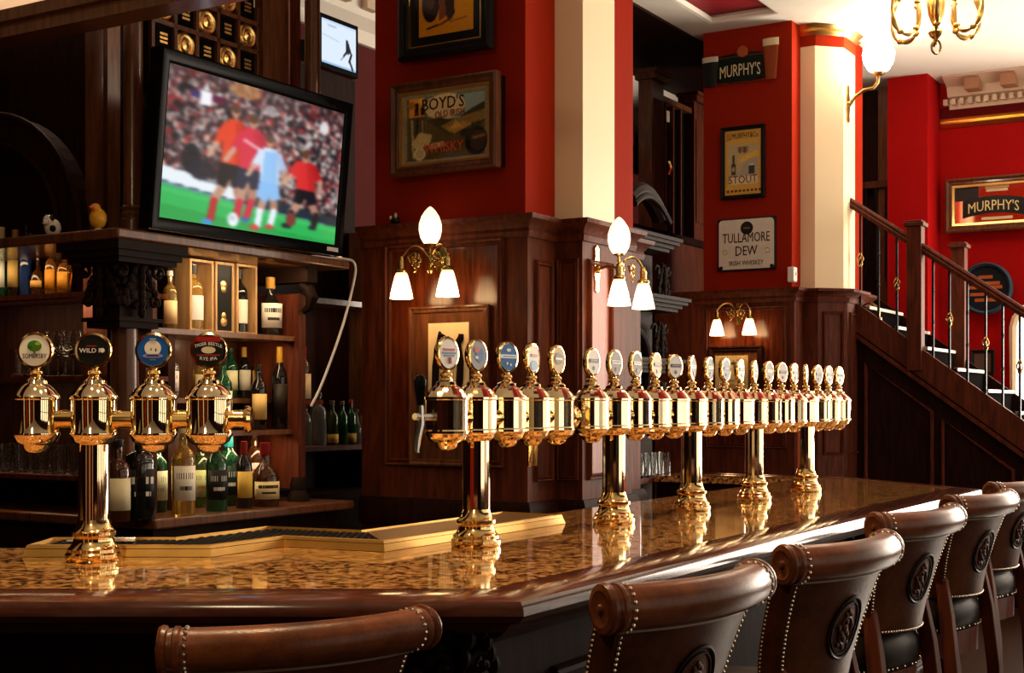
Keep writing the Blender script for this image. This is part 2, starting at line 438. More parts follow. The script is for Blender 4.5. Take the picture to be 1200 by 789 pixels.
def picture(name, p, w, h, mat, parent, loc=(0, 0, 0), rot=(0, 0, 0)):
    nx, ny = p.nx, p.ny
    xs = (np.arange(nx) / (nx - 1) - .5) * w; zs = (.5 - np.arange(ny) / (ny - 1)) * h
    X, Zz = np.meshgrid(xs, zs); co = np.zeros((ny * nx, 3)); co[:, 0] = X.ravel(); co[:, 2] = Zz.ravel()
    i = np.arange(ny * nx).reshape(ny, nx)
    q = np.stack([i[1:, :-1].ravel(), i[1:, 1:].ravel(), i[:-1, 1:].ravel(), i[:-1, :-1].ravel()], 1)
    me = bpy.data.meshes.new(name); me.from_pydata(co.tolist(), [], q.tolist()); me.update()
    a = p.a; l = np.where(a <= .04045, a / 12.92, ((a + .055) / 1.055) ** 2.4)
    ca = me.color_attributes.new('Col', 'FLOAT_COLOR', 'POINT')
    ca.data.foreach_set('color', np.concatenate([l.reshape(-1, 3), np.ones((ny * nx, 1))], 1).astype(np.float32).ravel())
    me.materials.append(M(mat))
    o = link(bpy.data.objects.new(name, me), parent); o.location = loc; o.rotation_euler = rot
    return o
def rect_path(w, h): return [(-w / 2, -h / 2), (w / 2, -h / 2), (w / 2, h / 2), (-w / 2, h / 2)]
def frame_mb(w, h, fw, d, prof=None):
    # picture frame, inner opening w x h, frame width fw, depth d towards -y
    pr = prof or [(0, 0), (0, d * .6), (-fw * .2, d * .75), (-fw * .45, d * .7), (-fw * .75, d), (-fw, d * .85), (-fw, 0)]
    return MB().sweep(rect_path(w, h), pr, closed=True, mat=UPR)
def moulding_mb(w, h, fw=.03, d=.018):
    return MB().sweep(rect_path(w, h), [(0, 0), (fw * .15, d), (fw * .45, d * .55), (fw * .8, d * .9), (fw, 0)], closed=True, mat=UPR)

# ================================================================== SETTING
struct('floor', MB().box(-8, 12, -5.2, 7, -.1, 0), 'floor_wood')
CZ = 4.35
coffers = [(3.6, 6.35, 1.415, 1.95), (3.6, 6.45, -.5, .62), (.6, 3.3, -.5, .62), (.6, 3.3, 1.415, 1.95), (3.6, 6.45, -2.2, -1.0), (.6, 3.3, -2.2, -1.0)]
us = sorted({-8, 12, *[c[0] for c in coffers], *[c[1] for c in coffers]})
ws = sorted({-5.2, 2.2, *[c[2] for c in coffers], *[c[3] for c in coffers]})
cm = MB()
for i in range(len(us) - 1):
    for j in range(len(ws) - 1):
        uc, wc = (us[i] + us[i + 1]) / 2, (ws[j] + ws[j + 1]) / 2
        if any(c[0] < uc < c[1] and c[2] < wc < c[3] for c in coffers): continue
        cm.box(us[i], us[i + 1], ws[j], ws[j + 1], CZ, CZ + .3)
ceiling = struct('ceiling', cm, 'white_plaster')
for c in coffers:
    obj('coffer_panel', MB().box(c[0] - .02, c[1] + .02, c[2] - .02, c[3] + .02, CZ + .06, CZ + .1), 'coffer_red', ceiling)
    obj('coffer_moulding', MB().sweep([(c[0], c[2]), (c[1], c[2]), (c[1], c[3]), (c[0], c[3])], [(0, CZ + .0), (.018, CZ + .008), (.022, CZ + .04), (0, CZ + .055)], closed=True), 'white_plaster', ceiling)
struct('trim_1', MB().box(-8, 12, 2.2, 7, CZ - .02, CZ + .3), 'mahogany_dark')    # dark boarded ceiling behind the beam

wb = MB(); wb.box(-8, 3.05, 3.4, 3.6, 0, 3.28)
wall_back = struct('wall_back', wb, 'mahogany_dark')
obj('plaster_frieze', MB().box(-8, 3.05, 3.42, 3.6, 3.28, CZ), 'buff_plaster', wall_back)
obj('red_panel', MB().box(3.05, 9.4, 3.4, 3.6, 0, 3.86), plain('shaded_crimson', (.085, .003, .002), rough=.9), wall_back)  # red wall in a darker crimson: the alcove's shade is put into the colour
obj('cornice', MB().sweep([(9.4, 3.4), (3.05, 3.4)], [(0, 3.84), (.03, 3.84), (.05, 3.92), (.12, 3.98), (.14, 4.1), (.25, 4.2), (.28, 4.33), (0, 4.33)]), 'white_plaster', wall_back)
cb = MB()
for i in range(14): cb.box(3.2 + i * .28, 3.32 + i * .28, 3.22, 3.4, 4.02, 4.12)
obj('cornice_blocks', cb, 'buff_plaster', wall_back)

wall_far = struct('wall_far', MB().box(9.2, 9.4, -5, 3.6, 0, CZ + .2), 'red_paint_bright')
prof = [(0, 4.12), (.03, 4.12), (.04, 4.2), (.1, 4.22), (.13, 4.3), (.30, 4.36), (.32, 4.5), (0, 4.5)]
obj('cornice', MB().sweep([(9.2, -5), (9.2, .85)], [(o, z - .02) for o, z in prof]), 'buff_plaster', wall_far)
obj('frieze_band', MB().box(9.17, 9.2, -5, .93, 4.0, 4.12), plain('frieze_red', (.085, .003, .003), rough=.9), wall_far)
obj('gold_moulding', MB().sweep([(9.2, -5), (9.2, .93)], [(0, 3.94), (.02, 3.94), (.05, 3.97), (.03, 4.0), (.05, 4.02), (0, 4.03)]), 'gold_leaf', wall_far)
for i in range(14):
    w0 = .62 - i * .30
    obj('modillion', MB().box(8.93, 9.12, w0 - .07, w0 + .05, 4.22, 4.32), 'terracotta', wall_far)
dm = MB()
for i in range(60): dm.box(9.09, 9.14, .85 - i * .07, .885 - i * .07, 4.13, 4.18)
tag(obj('dentils', dm, 'buff_plaster', wall_far), kind='stuff')
# projecting red pier against the far wall and the dark timber opening beside it
pa = W(1040, 8.75); pb = W(1087, 8.75)
struct('wall_pier', MB().box(8.75, 9.25, pb, pa, 0, CZ), 'red_paint_bright')
wl = MB().box(-7.2, -7, -5, 7, 0, CZ)
wl_o = struct('wall_left', wl, 'mahogany_dark')
for i in range(5):
    obj('pilaster', MB().box(-7.0, -6.85, -4.6 + i * 1.5, -4.1 + i * 1.5, 0, CZ), 'red_paint' if i % 2 else 'cream_paint', wl_o)
# customers' wall with tall windows (behind the viewer)
wh = WIN_H + .03
wf = MB(); e = [-8] + sum([[x - wh, x + wh] for x in WIN_U], []) + [12]
for i in range(0, len(e), 2): wf.box(e[i], e[i + 1], WALL_W - .25, WALL_W, 0, CZ)
for x in WIN_U: wf.box(x - wh, x + wh, WALL_W - .25, WALL_W, 0, .88); wf.box(x - wh, x + wh, WALL_W - .25, WALL_W, 3.52, CZ)
struct('wall_front', wf, 'mahogany_dark')
for i, x in enumerate(WIN_U):
    fm = MB().box(x - wh, x - wh + .03, WALL_W - .02, WALL_W + .05, .88, 3.52).box(x + wh - .03, x + wh, WALL_W - .02, WALL_W + .05, .88, 3.52)
    fm.box(x - wh, x + wh, WALL_W - .02, WALL_W + .05, .88, .94).box(x - wh, x + wh, WALL_W - .02, WALL_W + .05, 3.46, 3.52)
    wn = struct('window_%d' % (i + 2), fm, 'mahogany')
    obj('mullion', MB().box(x - .025, x + .025, WALL_W + .04, WALL_W + .08, .9, 3.5), 'mahogany', wn)
    obj('transom', MB().box(x - wh, x + wh, WALL_W + .04, WALL_W + .08, 2.6, 2.66), 'mahogany', wn)
# bright window at the right end of the far wall
w1 = W(1187, 9.15)
poly = [(w1, 1.2), (w1, 2.15)] + [(w1 - .6 + .6 * cos(a), 2.15 + .3 * sin(a)) for a in np.linspace(0, pi, 13)[1:]] + [(w1 - 1.2, 1.2)]
def onfar(mb_poly, u0, u1):    # polygon in (w,z) extruded along u
    m = MB(); m.prism(mb_poly, u0, u1, Matrix(((0, 0, 1, 0), (1, 0, 0, 0), (0, 1, 0, 0), (0, 0, 0, 1)))); return m
win1 = struct('window_1', onfar(poly, 9.17, 9.205), 'window_glow')
obj('window_frame', MB().tube([(9.16, p[0], p[1]) for p in poly], .035, 6, closed=True), 'cream_paint', win1)

# ---------------------------------------------------------------- pillars
def cap_rail(path, z):   # moulded dado cap along a path (wood left of travel is inside)
    return MB().sweep(path, [(.0, z - .10), (-.012, z - .10), (-.02, z - .075), (-.012, z - .06), (-.03, z - .035), (-.055, z - .02), (-.06, z), (0, z)])
def face_panel(parent, kind, a, b0, b1, z0, z1, inset='mahogany', fw=.03, d=.018):
    # moulded panel on a face: kind 'u' -> face u=a looking -u ; kind 'w' -> face w=a looking -w
    cw, ch = b1 - b0, z1 - z0
    m = moulding_mb(cw, ch, fw, d)
    o = obj('panel_moulding', m, 'mahogany', parent)
    if kind == 'w':
        o.location = ((b0 + b1) / 2, a, (z0 + z1) / 2)
    else:
        o.location = (a, (b0 + b1) / 2, (z0 + z1) / 2); o.rotation_euler = (0, 0, -pi / 2)
    pm = MB().box(-cw / 2 + fw, cw / 2 - fw, -.004, .01, -ch / 2 + fw, ch / 2 - fw)
    p = obj('panel', pm, inset, parent); p.location = o.location; p.rotation_euler = o.rotation_euler
    return o
DZ = 2.35
# near pillar
u0, u1, w0, w1_ = 2.18, 3.31, 1.12, 1.98
pil = struct('wall_pillar_near', MB().box(u0, u1, w0, w1_, DZ - .05, CZ), 'red_paint')
obj('cream_pilaster', MB().prism([(2.457, w0 + .01), (2.457, w0), (2.485, W(683, 2.485)), (U(720, W(683, 2.485)), W(683, 2.485)), (U(720, W(683, 2.485)), w0 + .01)], DZ - .05, CZ), 'cream_paint', pil)
wpath = [(u0 - .03, w1_ + .06), (u0 - .03, w0 - .03), (2.42, w0 - .03), (2.42, .95), (2.95, .95), (2.95, w0 - .03), (u1 + .03, w0 - .03), (u1 + .03, w1_ + .06)]
obj('wainscot', MB().prism(wpath, 0, DZ), 'mahogany', pil)
obj('dado_cap', cap_rail(wpath, DZ), 'mahogany', pil)
obj('plinth', MB().sweep(wpath, [(0, .9), (-.03, .9), (-.03, 1.0), (-.015, 1.03), (0, 1.03)]), 'mahogany_dark', pil)
face_panel(pil, 'u', u0 - .03, W(595, u0), W(457, u0), Z(547, u0, 1.5), Z(283, u0, 1.5), inset='mahogany_gloss', fw=.035, d=.02)
face_panel(pil, 'w', w0 - .03, 2.21, 2.37, 1.12, 2.15, fw=.025)
face_panel(pil, 'w', .95, U(688, .95), U(716, .95), 1.12, 2.17, inset='panel_red_wood', fw=.03)
face_panel(pil, 'u', 2.42, .965, 1.08, 1.12, 2.17, fw=.02)
# far pillar
v0, v1, x0, x1 = 6.57, 7.62, 1.39, 2.1
pl2 = struct('wall_pillar_far', MB().prism([(v0, x0), (7.24, x0), (7.24, 1.17), (v1, 1.17), (v1, x1), (v0, x1)], DZ - .05, CZ), 'red_paint')
pp = [(6.76, x0 + .01), (6.76, W(955, 6.76)), (6.93, 1.11), (7.22, 1.11), (7.22, x0 + .01)]
obj('cream_pilaster', MB().prism(pp, DZ - .05, 4.19), 'cream_paint', pl2)
pq = [(6.76, x0 + .01), (6.76, W(955, 6.76) - .004), (6.928, 1.105), (7.225, 1.105), (7.225, x0 + .01)]
obj('red_necking', MB().prism(pq, 4.19, 4.28), 'red_paint', pl2)
obj('gilt_capital', MB().sweep(pq, [(.02, 4.27), (-.01, 4.27), (-.035, 4.295), (-.02, 4.31), (-.05, 4.345), (.02, 4.345)]), 'gold_leaf', pl2)
wp2 = [(v0 - .03, x1 + .4), (v0 - .03, x0 - .03), (6.72, x0 - .03), (6.72, 1.24), (6.9, 1.07), (7.25, 1.07), (7.25, 1.12), (v1 + .03, 1.12), (v1 + .03, x1)]
obj('wainscot', MB().prism(wp2, 0, DZ), 'mahogany', pl2)
obj('dado_cap', cap_rail(wp2, DZ), 'mahogany', pl2)
face_panel(pl2, 'u', v0 - .03, 1.42, W(830, v0), 1.15, 2.22, inset='mahogany_gloss', fw=.03)
face_panel(pl2, 'w', 1.07, 6.94, 7.2, 1.1, 2.18, fw=.025)
o = obj('panel_moulding', moulding_mb(.17, 1.08, .02, .015), 'mahogany', pl2)
o.location = (6.81, 1.153, 1.64); o.rotation_euler = (0, 0, atan2(1.07 - 1.24, 6.9 - 6.72))
# overhead timber beam of the canopy at upper left
struct('trim_2', MB().box(.26, .38, -.6, 3.4, 2.90, 2.99).box(.23, .38, -.6, 3.4, 2.95, 2.995), 'shelf_wood')
# ================================================================== BAR COUNTER
TOP = 1.08
OE = [(-4.2, 2.795), (.0245, 2.795)] + [tuple(B(u, w)[:2]) for u, w in ((3.46, -.653), (4.16, .16), (4.16, 1.2))]
IE = [tuple(B(u, w)[:2]) for u, w in ((3.75, 1.2), (3.75, .385), (.65, .385))] + [(-.444, 4.012), (-.742, 4.145), (-.938, 3.80), (-4.2, 3.80)]
def offset(path, d):
    m = MB().sweep(path, [(d, 0), (d, 1), (d + .001, 1)])
    return [m.v[i * 3][:2] for i in range(len(path))]
RIM = .135
bar = thing('bar_counter', 'long dark wood bar counter with speckled brown granite top and carved brackets', 'bar counter', (0, 0, 0), 0)
obj('granite_top', MB().prism(offset(OE, RIM) + IE, TOP - .035, TOP), 'granite', bar)
rimp = [(RIM + .002, TOP - .03), (RIM + .002, TOP + .001), (RIM - .012, TOP + .006), (.03, TOP - .001), (.012, TOP - .006), (.002, TOP - .02), (.0, TOP - .035), (.014, TOP - .05), (.05, TOP - .06), (.07, TOP - .08), (RIM + .002, TOP - .085)]
obj('rim_moulding', MB().sweep(OE, rimp), 'bar_rim_wood', bar, sharp=28)
AP = offset(OE, .27)
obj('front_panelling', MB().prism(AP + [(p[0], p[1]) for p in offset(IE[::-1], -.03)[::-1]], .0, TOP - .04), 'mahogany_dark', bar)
obj('upper_rail', MB().sweep(AP, [(.0, .93), (-.03, .93), (-.045, .96), (-.03, 1.0), (0, 1.0)]), 'mahogany_dark', bar)
def bracket(parent, x, y, rz, sc_):
    m = MB()
    m.plate([(-.10, .12), (.10, .12), (.085, .06), (.05, -.02), (.02, -.10), (-.02, -.10), (-.05, -.02), (-.085, .06)], -.02, .03)
    m.box(-.11, .11, -.14, .03, .12, .14)
    for sx in (-1, 1):
        for q, (cx, cz, r0) in enumerate(((.062, .075, .036), (.036, .0, .026), (.015, -.06, .018))):
            pts = []
            for k in range(15):
                a = k / 14 * 2.6 * pi; r = r0 * (1 - k / 17)
                pts.append((sx * (cx + r * cos(a)), -.045 - .03 * k / 14 - .05 * (cz + .1), cz + r * sin(a)))
            m.tube(pts, [.011 - .0005 * k for k in range(15)], 6)
            m.ell((sx * cx, -.07 - .05 * (cz + .1), cz), r0 * .33, 8, 5)
        for k in range(5):
            a = .3 + k * .5
            m.ell((sx * (.02 + .014 * k), -.085 + .012 * k, .10 - .028 * k), (.012, .02, .022), 8, 5)
    for k in range(5): m.ell((0, -.10 + .015 * k, .10 - .042 * k), (.017 - .002 * k, .022, .024), 8, 5)
    o = obj('carved_bracket', m, 'ebony_carving', parent); o.location = (x, y, .93 - .02); o.rotation_euler = (0, 0, rz); o.scale = (sc_, sc_, sc_ * .85)
    return o
ca = AP[1]; bracket(bar, ca[0] - .02, ca[1] - .01, radians(28), 1.25)
for px in (858, 992, 1085):
    uu = U(px, -.42); p = B(uu, -.39); bracket(bar, p.x, p.y, RZ, 1.0)
bracket(bar, -1.5, AP[1][1], 0, 1.1)
for k in range(4):
    uu = -.2 + k * 1.05; p = B(uu + .35, -.384)
    o = obj('panel_moulding', moulding_mb(.8, .6, .03, .016), 'mahogany_dark', bar); o.location = (p.x, p.y, .52); o.rotation_euler = (0, 0, RZ)

# drip tray
TF = [(-1.276, 3.578), (-.79, 3.578), (-.64, 3.83), (-.347, 3.70), (.171, 4.57)]
TBk = [(-.035, 4.694), (-.444, 4.006), (-.742, 4.138), (-.938, 3.79), (-1.276, 3.79)]
tray = thing('drip_tray', 'angled brass-edged drip tray with dark grille behind the beer fonts', 'drip tray', (0, 0, 0), 0)
obj('tray_pan', MB().prism(TF + TBk, TOP + .001, TOP + .022), 'tray_grille', tray)
obj('brass_lip', MB().sweep(TF + TBk, [(-.006, TOP + .001), (.003, TOP + .030), (.008, TOP + .032), (.012, TOP + .02), (.012, TOP + .001)], closed=True), 'brass_dull', tray, sharp=25)
gm = MB()
def inside(p, poly):
    r = False
    for i in range(len(poly)):
        a, b = poly[i], poly[(i + 1) % len(poly)]
        if (a[1] > p[1]) != (b[1] > p[1]) and p[0] < (b[0] - a[0]) * (p[1] - a[1]) / (b[1] - a[1]) + a[0]: r = not r
    return r
tp = TF + TBk
x = -1.26
while x < .16:
    y = 3.56
    while y < 4.68:
        if inside((x, y), tp) and inside((x + .018, y + .008), tp) and inside((x - .012, y - .012), tp) and inside((x - .018, y + .01), tp):
            if x < -.39: gm.box(x, x + .012, y, y + .006, TOP + .022, TOP + .026)
        y += .016
    x += .02
tag(obj('grille_studs', gm, 'iron', tray), kind='stuff')
pl = MB().prism([(-.36, 3.745), (.145, 4.57), (-.03, 4.675), (-.425, 4.0)], TOP + .022, TOP + .027)
obj('tray_plate', pl, 'plate_bronze', tray)
obj('steel_bar_spoon', MB().tube([(-1.18, 3.62, TOP + .037), (-1.0, 3.63, TOP + .037)], [.006, .010], 8), 'steel', tray)

# ================================================================== BEER FONTS
def body_prof(r):
    return [(.0, -.092), (.014, -.092), (.024, -.088), (.031, -.080), (.034, -.072), (.039, -.070), (.052, -.062), (.0575, -.050), (.0600, -.046), (.0600, -.040),
            (.0575, -.036), (.0575, .044), (.0605, .047), (.0605, .053), (.057, .058), (.050, .068), (.040, .079), (.029, .086), (.027, .094), (.018, .099), (.012, .108)]
MEC = {}
def tap_meshes(facets):
    if facets in MEC: return MEC[facets]
    n = 24 if facets else 40
    b = MB().lathe(body_prof(1), n, ph=pi / n)
    nk = MB().lathe([(.013, .098), (.010, .104), (.016, .108), (.018, .113), (.016, .118), (.009, .122), (.008, .128)], 16)
    MEC[facets] = (b.mesh('tap_body', 9 if facets else 35), nk.mesh('handle_stem'))
    return MEC[facets]
ring_me = MB().lathe([(.0, .006), (.043, .006), (.0435, .009), (.049, .008), (.0505, .004), (.0505, -.004), (.049, -.008), (.030, -.009), (.012, -.013), (.0, -.013)], 36, UPR).mesh('medallion')
disc_cache = {}
def disc_me(r, d):
    k = (r, d)
    if k not in disc_cache: disc_cache[k] = MB().lathe([(0, .0), (r, .0), (r, d), (0, d + .0001)], 28, UPR).mesh('badge_face')
    return disc_cache[k].copy()
MZ = .171     # medallion centre above the lantern centre
def tap(parent, x, zc, facets, yaw, design, over_column=False):
    bme, nme = tap_meshes(facets)
    b = obj('tap_body', bme, 'brass_polished', parent); b.location = (x, 0, zc)
    s = obj('handle_stem', nme, 'brass', b)
    m = obj('medallion', ring_me, 'brass', b); m.location = (0, 0, MZ); m.rotation_euler = (0, 0, yaw); m.scale = (.93, 1, .93); m['label'] = 'round brass-rimmed beer badge'
    R = Matrix.Rotation(yaw, 3, 'Z')
    def at(dx, dz, dy=.0095): return R @ Vector((dx * .93, -dy, 0)) + Vector((0, 0, MZ + dz * .93))
    f = obj('badge_face', disc_me(.0425, .002), flat(design[0], .5), b); f.location = at(0, 0, .006); f.rotation_euler = (0, 0, yaw); f.scale = (.93, 1, .93)
    nb = 0
    for it in design[1:]:
        if it[0] == 't':
            _, s_, size, col, dx, dz, sx, bend = it
            text(s_, size, flat(col), b, at(dx, dz), rot=(pi / 2, 0, yaw), sx=sx, bend=bend, ext=.0006)
        elif it[0] == 'd':
            _, r, col, dx, dz, sx, sz = it
            q = obj('badge_spot', disc_me(r, .0016), flat(col), b); q.location = at(dx, dz, .0078); q.rotation_euler = (0, 0, yaw); q.scale = (sx, 1, sz)
        elif it[0] == 'b':
            _, w_, h_, col, dx, dz = it; nb += 1
            q = obj('badge_band', MB().box(-w_ / 2, w_ / 2, -.001, .001, -h_ / 2, h_ / 2), flat(col), b); q.location = at(dx, dz, .0088 + .0004 * nb); q.rotation_euler = (0, 0, yaw)
    return b
def column(parent, x, zc, facets):
    h = zc
    n = facets or 40
    c = obj('column', MB().lathe([(.039, .085), (.039, h - .04)], 24 if facets else 40, ph=pi / 24).mesh('column', 10 if facets else 35), 'brass_polished', parent); c.location = (x, 0, 0)
    f = obj('column_base', MB().lathe([(.0, .0), (.069, .0), (.0715, .008), (.0715, .018), (.066, .023), (.066, .031), (.060, .036), (.054, .044), (.050, .056), (.051, .062), (.056, .066), (.056, .074), (.050, .078), (.045, .085), (.041, .098), (.039, .105)], 40), 'brass', c)
def pipe(parent, x0, x1, zc, caps=(0, 1)):
    p = obj('manifold_pipe', MB().tube([(x0, 0, zc - .005), (x1, 0, zc - .005)], .0235, 20), 'brass', parent)
    for k, xx in ((0, x0), (1, x1)):
        if k in caps:
            obj('end_flange', MB().lathe([(.0, -.008), (.024, -.008), (.034, -.004), (.036, .004), (.030, .012), (.0, .014)], 24, Matrix.Translation((xx, 0, zc - .005)) @ Matrix.Rotation(pi / 2 if k else -pi / 2, 4, 'Y')), 'brass', p)
ZC = 1.447 - TOP
# --- font on the left wing of the bar
D1 = ['f2efe2', ('d', .016, '3f7d2a', 0, .012, 1.15, .9), ('d', .009, '9db32b', .006, .017, 1.2, .8), ('d', .007, '2b5c20', -.010, .009, 1.2, .9), ('b', .004, .012, '7a5a2a', 0, -.002), ('t', 'SOMERSBY', .0165, '17251a', 0, -.016, .80, 0)]
D2 = ['0c0b0c', ('t', 'WILD P', .0165, 'e8e6e2', -.006, -.001, 1.05, 0), ('d', .006, 'e8e6e2', .026, 0, 1, 1), ('b', .026, .0025, 'a03020', -.004, .012)]
D3 = ['1457a8', ('d', .021, 'e9e4d4', 0, .006, 1, .95), ('d', .009, '1457a8', -.004, .004, .8, 1.4), ('d', .006, '123f80', .008, .002, .8, 1.6), ('d', .026, '8d86b4', 0, -.015, 1, .24), ('b', .030, .004, '2a3a7a', 0, -.014), ('b', .016, .004, '8fb0c8', 0, .031), ('b', .016, .0015, '7a9fc0', 0, -.026)]
D4 = ['141214', ('b', .060, .013, '9c1c18', 0, .031), ('t', 'TIGER BEETLE', .0115, 'f0ece4', 0, .018, 1, -6), ('d', .012, 'd9cfae', 0, .001, 1.5, .75), ('b', .058, .003, 'a03028', 0, -.013), ('t', 'RYE IPA', .0125, 'f0ece4', 0, -.024, 1.05, 5)]
DL = 3.50
font_a = thing('beer_font', 'polished brass beer font with four taps on left wing of the bar', 'beer font', (-1.074 * DL / 3.52, DL, TOP), 0)
for k, d in enumerate((D1, D2, D3, D4)):
    xk = ((42, 110, 180, 245)[k] - 600) / 1600 * DL - font_a.location.x
    tap(font_a, xk, ZC, 0, (-.05, .0, .02, .03)[k], d)
column(font_a, ((110 - 600) / 1600 * DL) - font_a.location.x, ZC, 0)
pipe(font_a, -.14, (290 - 600) / 1600 * DL - font_a.location.x, ZC, caps=(1,))

# --- fonts along the straight of the bar: yaw 0 faces the customers (-w)
def yaw_for(u, ratio, side=1):
    # turn of a badge so that it is seen with the given width : height ratio
    p = B(u, 0); view = atan2(p.x, p.y)               # sight line angle from +Y
    face = -RZ                                         # normal of badge at yaw 0: world angle
    # angle between badge normal (yaw y) and direction to the eye = acos(ratio)
    to_eye = atan2(-p.y, -p.x)
    n0 = RZ - pi / 2
    want = to_eye + side * math.acos(max(.05, min(1, ratio)))
    y = want - n0
    return (y + pi) % (2 * pi) - pi
E5 = [['f0eeea', ('b', .050, .006, 'b05a54', 0, .012), ('b', .058, .005, '6a86a8', 0, .002), ('b', .044, .004, '6a86a8', 0, -.006), ('b', .010, .018, '8a3030', .004, -.020)],
      ['8d8f98', ('d', .022, '2f5f9c', .006, .0, .9, .9), ('d', .012, 'b9452f', -.008, .016, 1.3, .7), ('d', .010, 'd9d6d2', -.006, -.006, 1.2, .6)],
      ['1166ad', ('b', .078, .011, 'e9f0f6', 0, .002), ('b', .056, .003, '6aa0cc', 0, .002), ('d', .006, 'dfe9f2', 0, .022, 1.6, .8), ('d', .004, 'dfe9f2', -.008, -.020, 1, 1), ('d', .004, 'dfe9f2', .010, -.024, 1, 1)],
      ['e8e2d2', ('d', .018, '2a7fae', .0, -.022, 1.3, .8), ('b', .044, .008, '8f2c22', 0, .010)],
      ['c8a24a', ('d', .026, '2a2420', 0, .004, 1.05, .7), ('b', .046, .007, 'e8dfc8', 0, .004)]]
GROUP = 'brass beer fonts on the straight of the bar'
fb = thing('beer_font', 'shorter five-tap brass beer font with black-handled side tap', 'beer font', B(0, 0, TOP))
for k in range(5):
    u = (-.151, 0, .165, .31, .464)[k]
    tap(fb, u, ZC, 12, yaw_for(u, (.62, .57, .62, .42, .46)[k]), E5[k])
column(fb, 0, ZC, 12); pipe(fb, -.151, .56, ZC, caps=(1,))
# side tap with black handle on the bartender's side
st = obj('side_tap', MB().tube([(-.19, .0, ZC), (-.255, .01, ZC), (-.285, .012, ZC)], [.010, .012, .009], 10)
         .tube([(-.262, .01, ZC + .03), (-.262, .01, ZC - .02), (-.275, .01, ZC - .06), (-.28, .01, ZC - .095)], [.010, .013, .010, .008], 10), 'steel', fb)
obj('tap_handle', MB().lathe([(.0, 0), (.009, 0), (.011, .02), (.016, .05), (.017, .065), (.010, .08), (0, .082)], 14, Matrix.Translation((-.262, .01, ZC + .03))), 'black_gloss', st)
for k in range(2):
    obj('spout', MB().tube([(.464 + .0 - k * .03, .05, ZC - .06), (.464 - k * .03, .075, ZC - .09), (.464 - k * .03, .078, ZC - .16)], .009, 8), 'brass', fb)
fc = thing('beer_font', 'long brass beer font with seventeen taps on four columns', 'beer font', B(.70, 0, TOP))
ratios = [.48, .46, .40, .38, .58, .25, .32, .38, .32, .22, .38, .46, .34, .12, .40, .36, .40]
pal = ['efe9e0', '8b8a86', '5a5248', 'd9c9a8', 'dfe2e4', '6a4a2a', '3b2e22', '7d8ea6', 'e6e2e6', '9a8f84', '8a7a70', 'd5c3c0', 'b9b2c4', 'cfcfd4', '8f979c', 'a7b0ba', 'f2f0ee']
for k in range(17):
    u = k * .1625
    dk = sum(int(pal[k][i:i + 2], 16) for i in (0, 2, 4)) > 420
    des = [pal[k], ('b', .060, .012, '2c2a2c' if dk else 'e6dfd0', 0, .004), ('b', .044, .004, '8d8880' if dk else '55504a', 0, .005), ('d', .007, '7d1f1c' if k % 3 else '23507c', 0, -.022, 1, 1)]
    tap(fc, u, ZC, 12, yaw_for(.70 + u, ratios[k]), des)
for k in (1, 5, 9, 13): column(fc, k * .1625, ZC, 12)
pipe(fc, -.02, 16 * .1625 + .07, ZC, caps=(1,))

# ================================================================== BAR STOOLS
def back_pt(a, t, off):     # a -1..1 across, t 0..1 up; off: thickness towards the sitter
    hw = .150 + .058 * t ** .8
    y = -.165 - .075 * t ** 1.6 + .050 * a * a + off
    return Vector((a * hw * (1 - off * .4), y, .85 + .295 * t))
def shell():
    na, nt_ = 16, 10; m = MB(); vs = []; fs = []
    for s_ in range(2):
        for j in range(nt_ + 1):
            for i in range(na + 1):
                vs.append(back_pt(-1 + 2 * i / na, j / nt_, .0 if s_ == 0 else .05))
    g = lambda s_, j, i: s_ * (na + 1) * (nt_ + 1) + j * (na + 1) + i
    for j in range(nt_):
        for i in range(na):
            fs.append((g(0, j, i), g(0, j, i + 1), g(0, j + 1, i + 1), g(0, j + 1, i)))
            fs.append((g(1, j, i), g(1, j + 1, i), g(1, j + 1, i + 1), g(1, j, i + 1)))
    for j in range(nt_):
        fs.append((g(0, j, 0), g(0, j + 1, 0), g(1, j + 1, 0), g(1, j, 0))); fs.append((g(0, j, na), g(1, j, na), g(1, j + 1, na), g(0, j + 1, na)))
    for i in range(na):
        fs.append((g(0, 0, i), g(1, 0, i), g(1, 0, i + 1), g(0, 0, i + 1))); fs.append((g(0, nt_, i), g(0, nt_, i + 1), g(1, nt_, i + 1), g(1, nt_, i)))
    return m.add(vs, fs)
def nail(m, p, r=.0034):
    m.ell(p, (r, r, r), 6, 4)
def roll_pt(a):
    p = back_pt(a, 1.0, .012); return Vector((p.x * 1.05, p.y, 1.152))
def squircle(hx, hy, k=24, e=3.2):
    o = []
    for i in range(k):
        t = 2 * pi * i / k; cx, sy = cos(t), sin(t)
        o.append((math.copysign(abs(cx) ** (2 / e), cx) * hx, math.copysign(abs(sy) ** (2 / e), sy) * hy))
    return o
def loft(m, rings):
    n = len(rings[0]); vs = [p for r in rings for p in r]; fs = []
    for i in range(len(rings) - 1):
        for k in range(n):
            q = (k + 1) % n; fs.append((i * n + k, i * n + q, (i + 1) * n + q, (i + 1) * n + k))
    fs.append(tuple(range(n - 1, -1, -1))); fs.append(tuple(range((len(rings) - 1) * n, len(rings) * n)))
    return m.add(vs, fs)
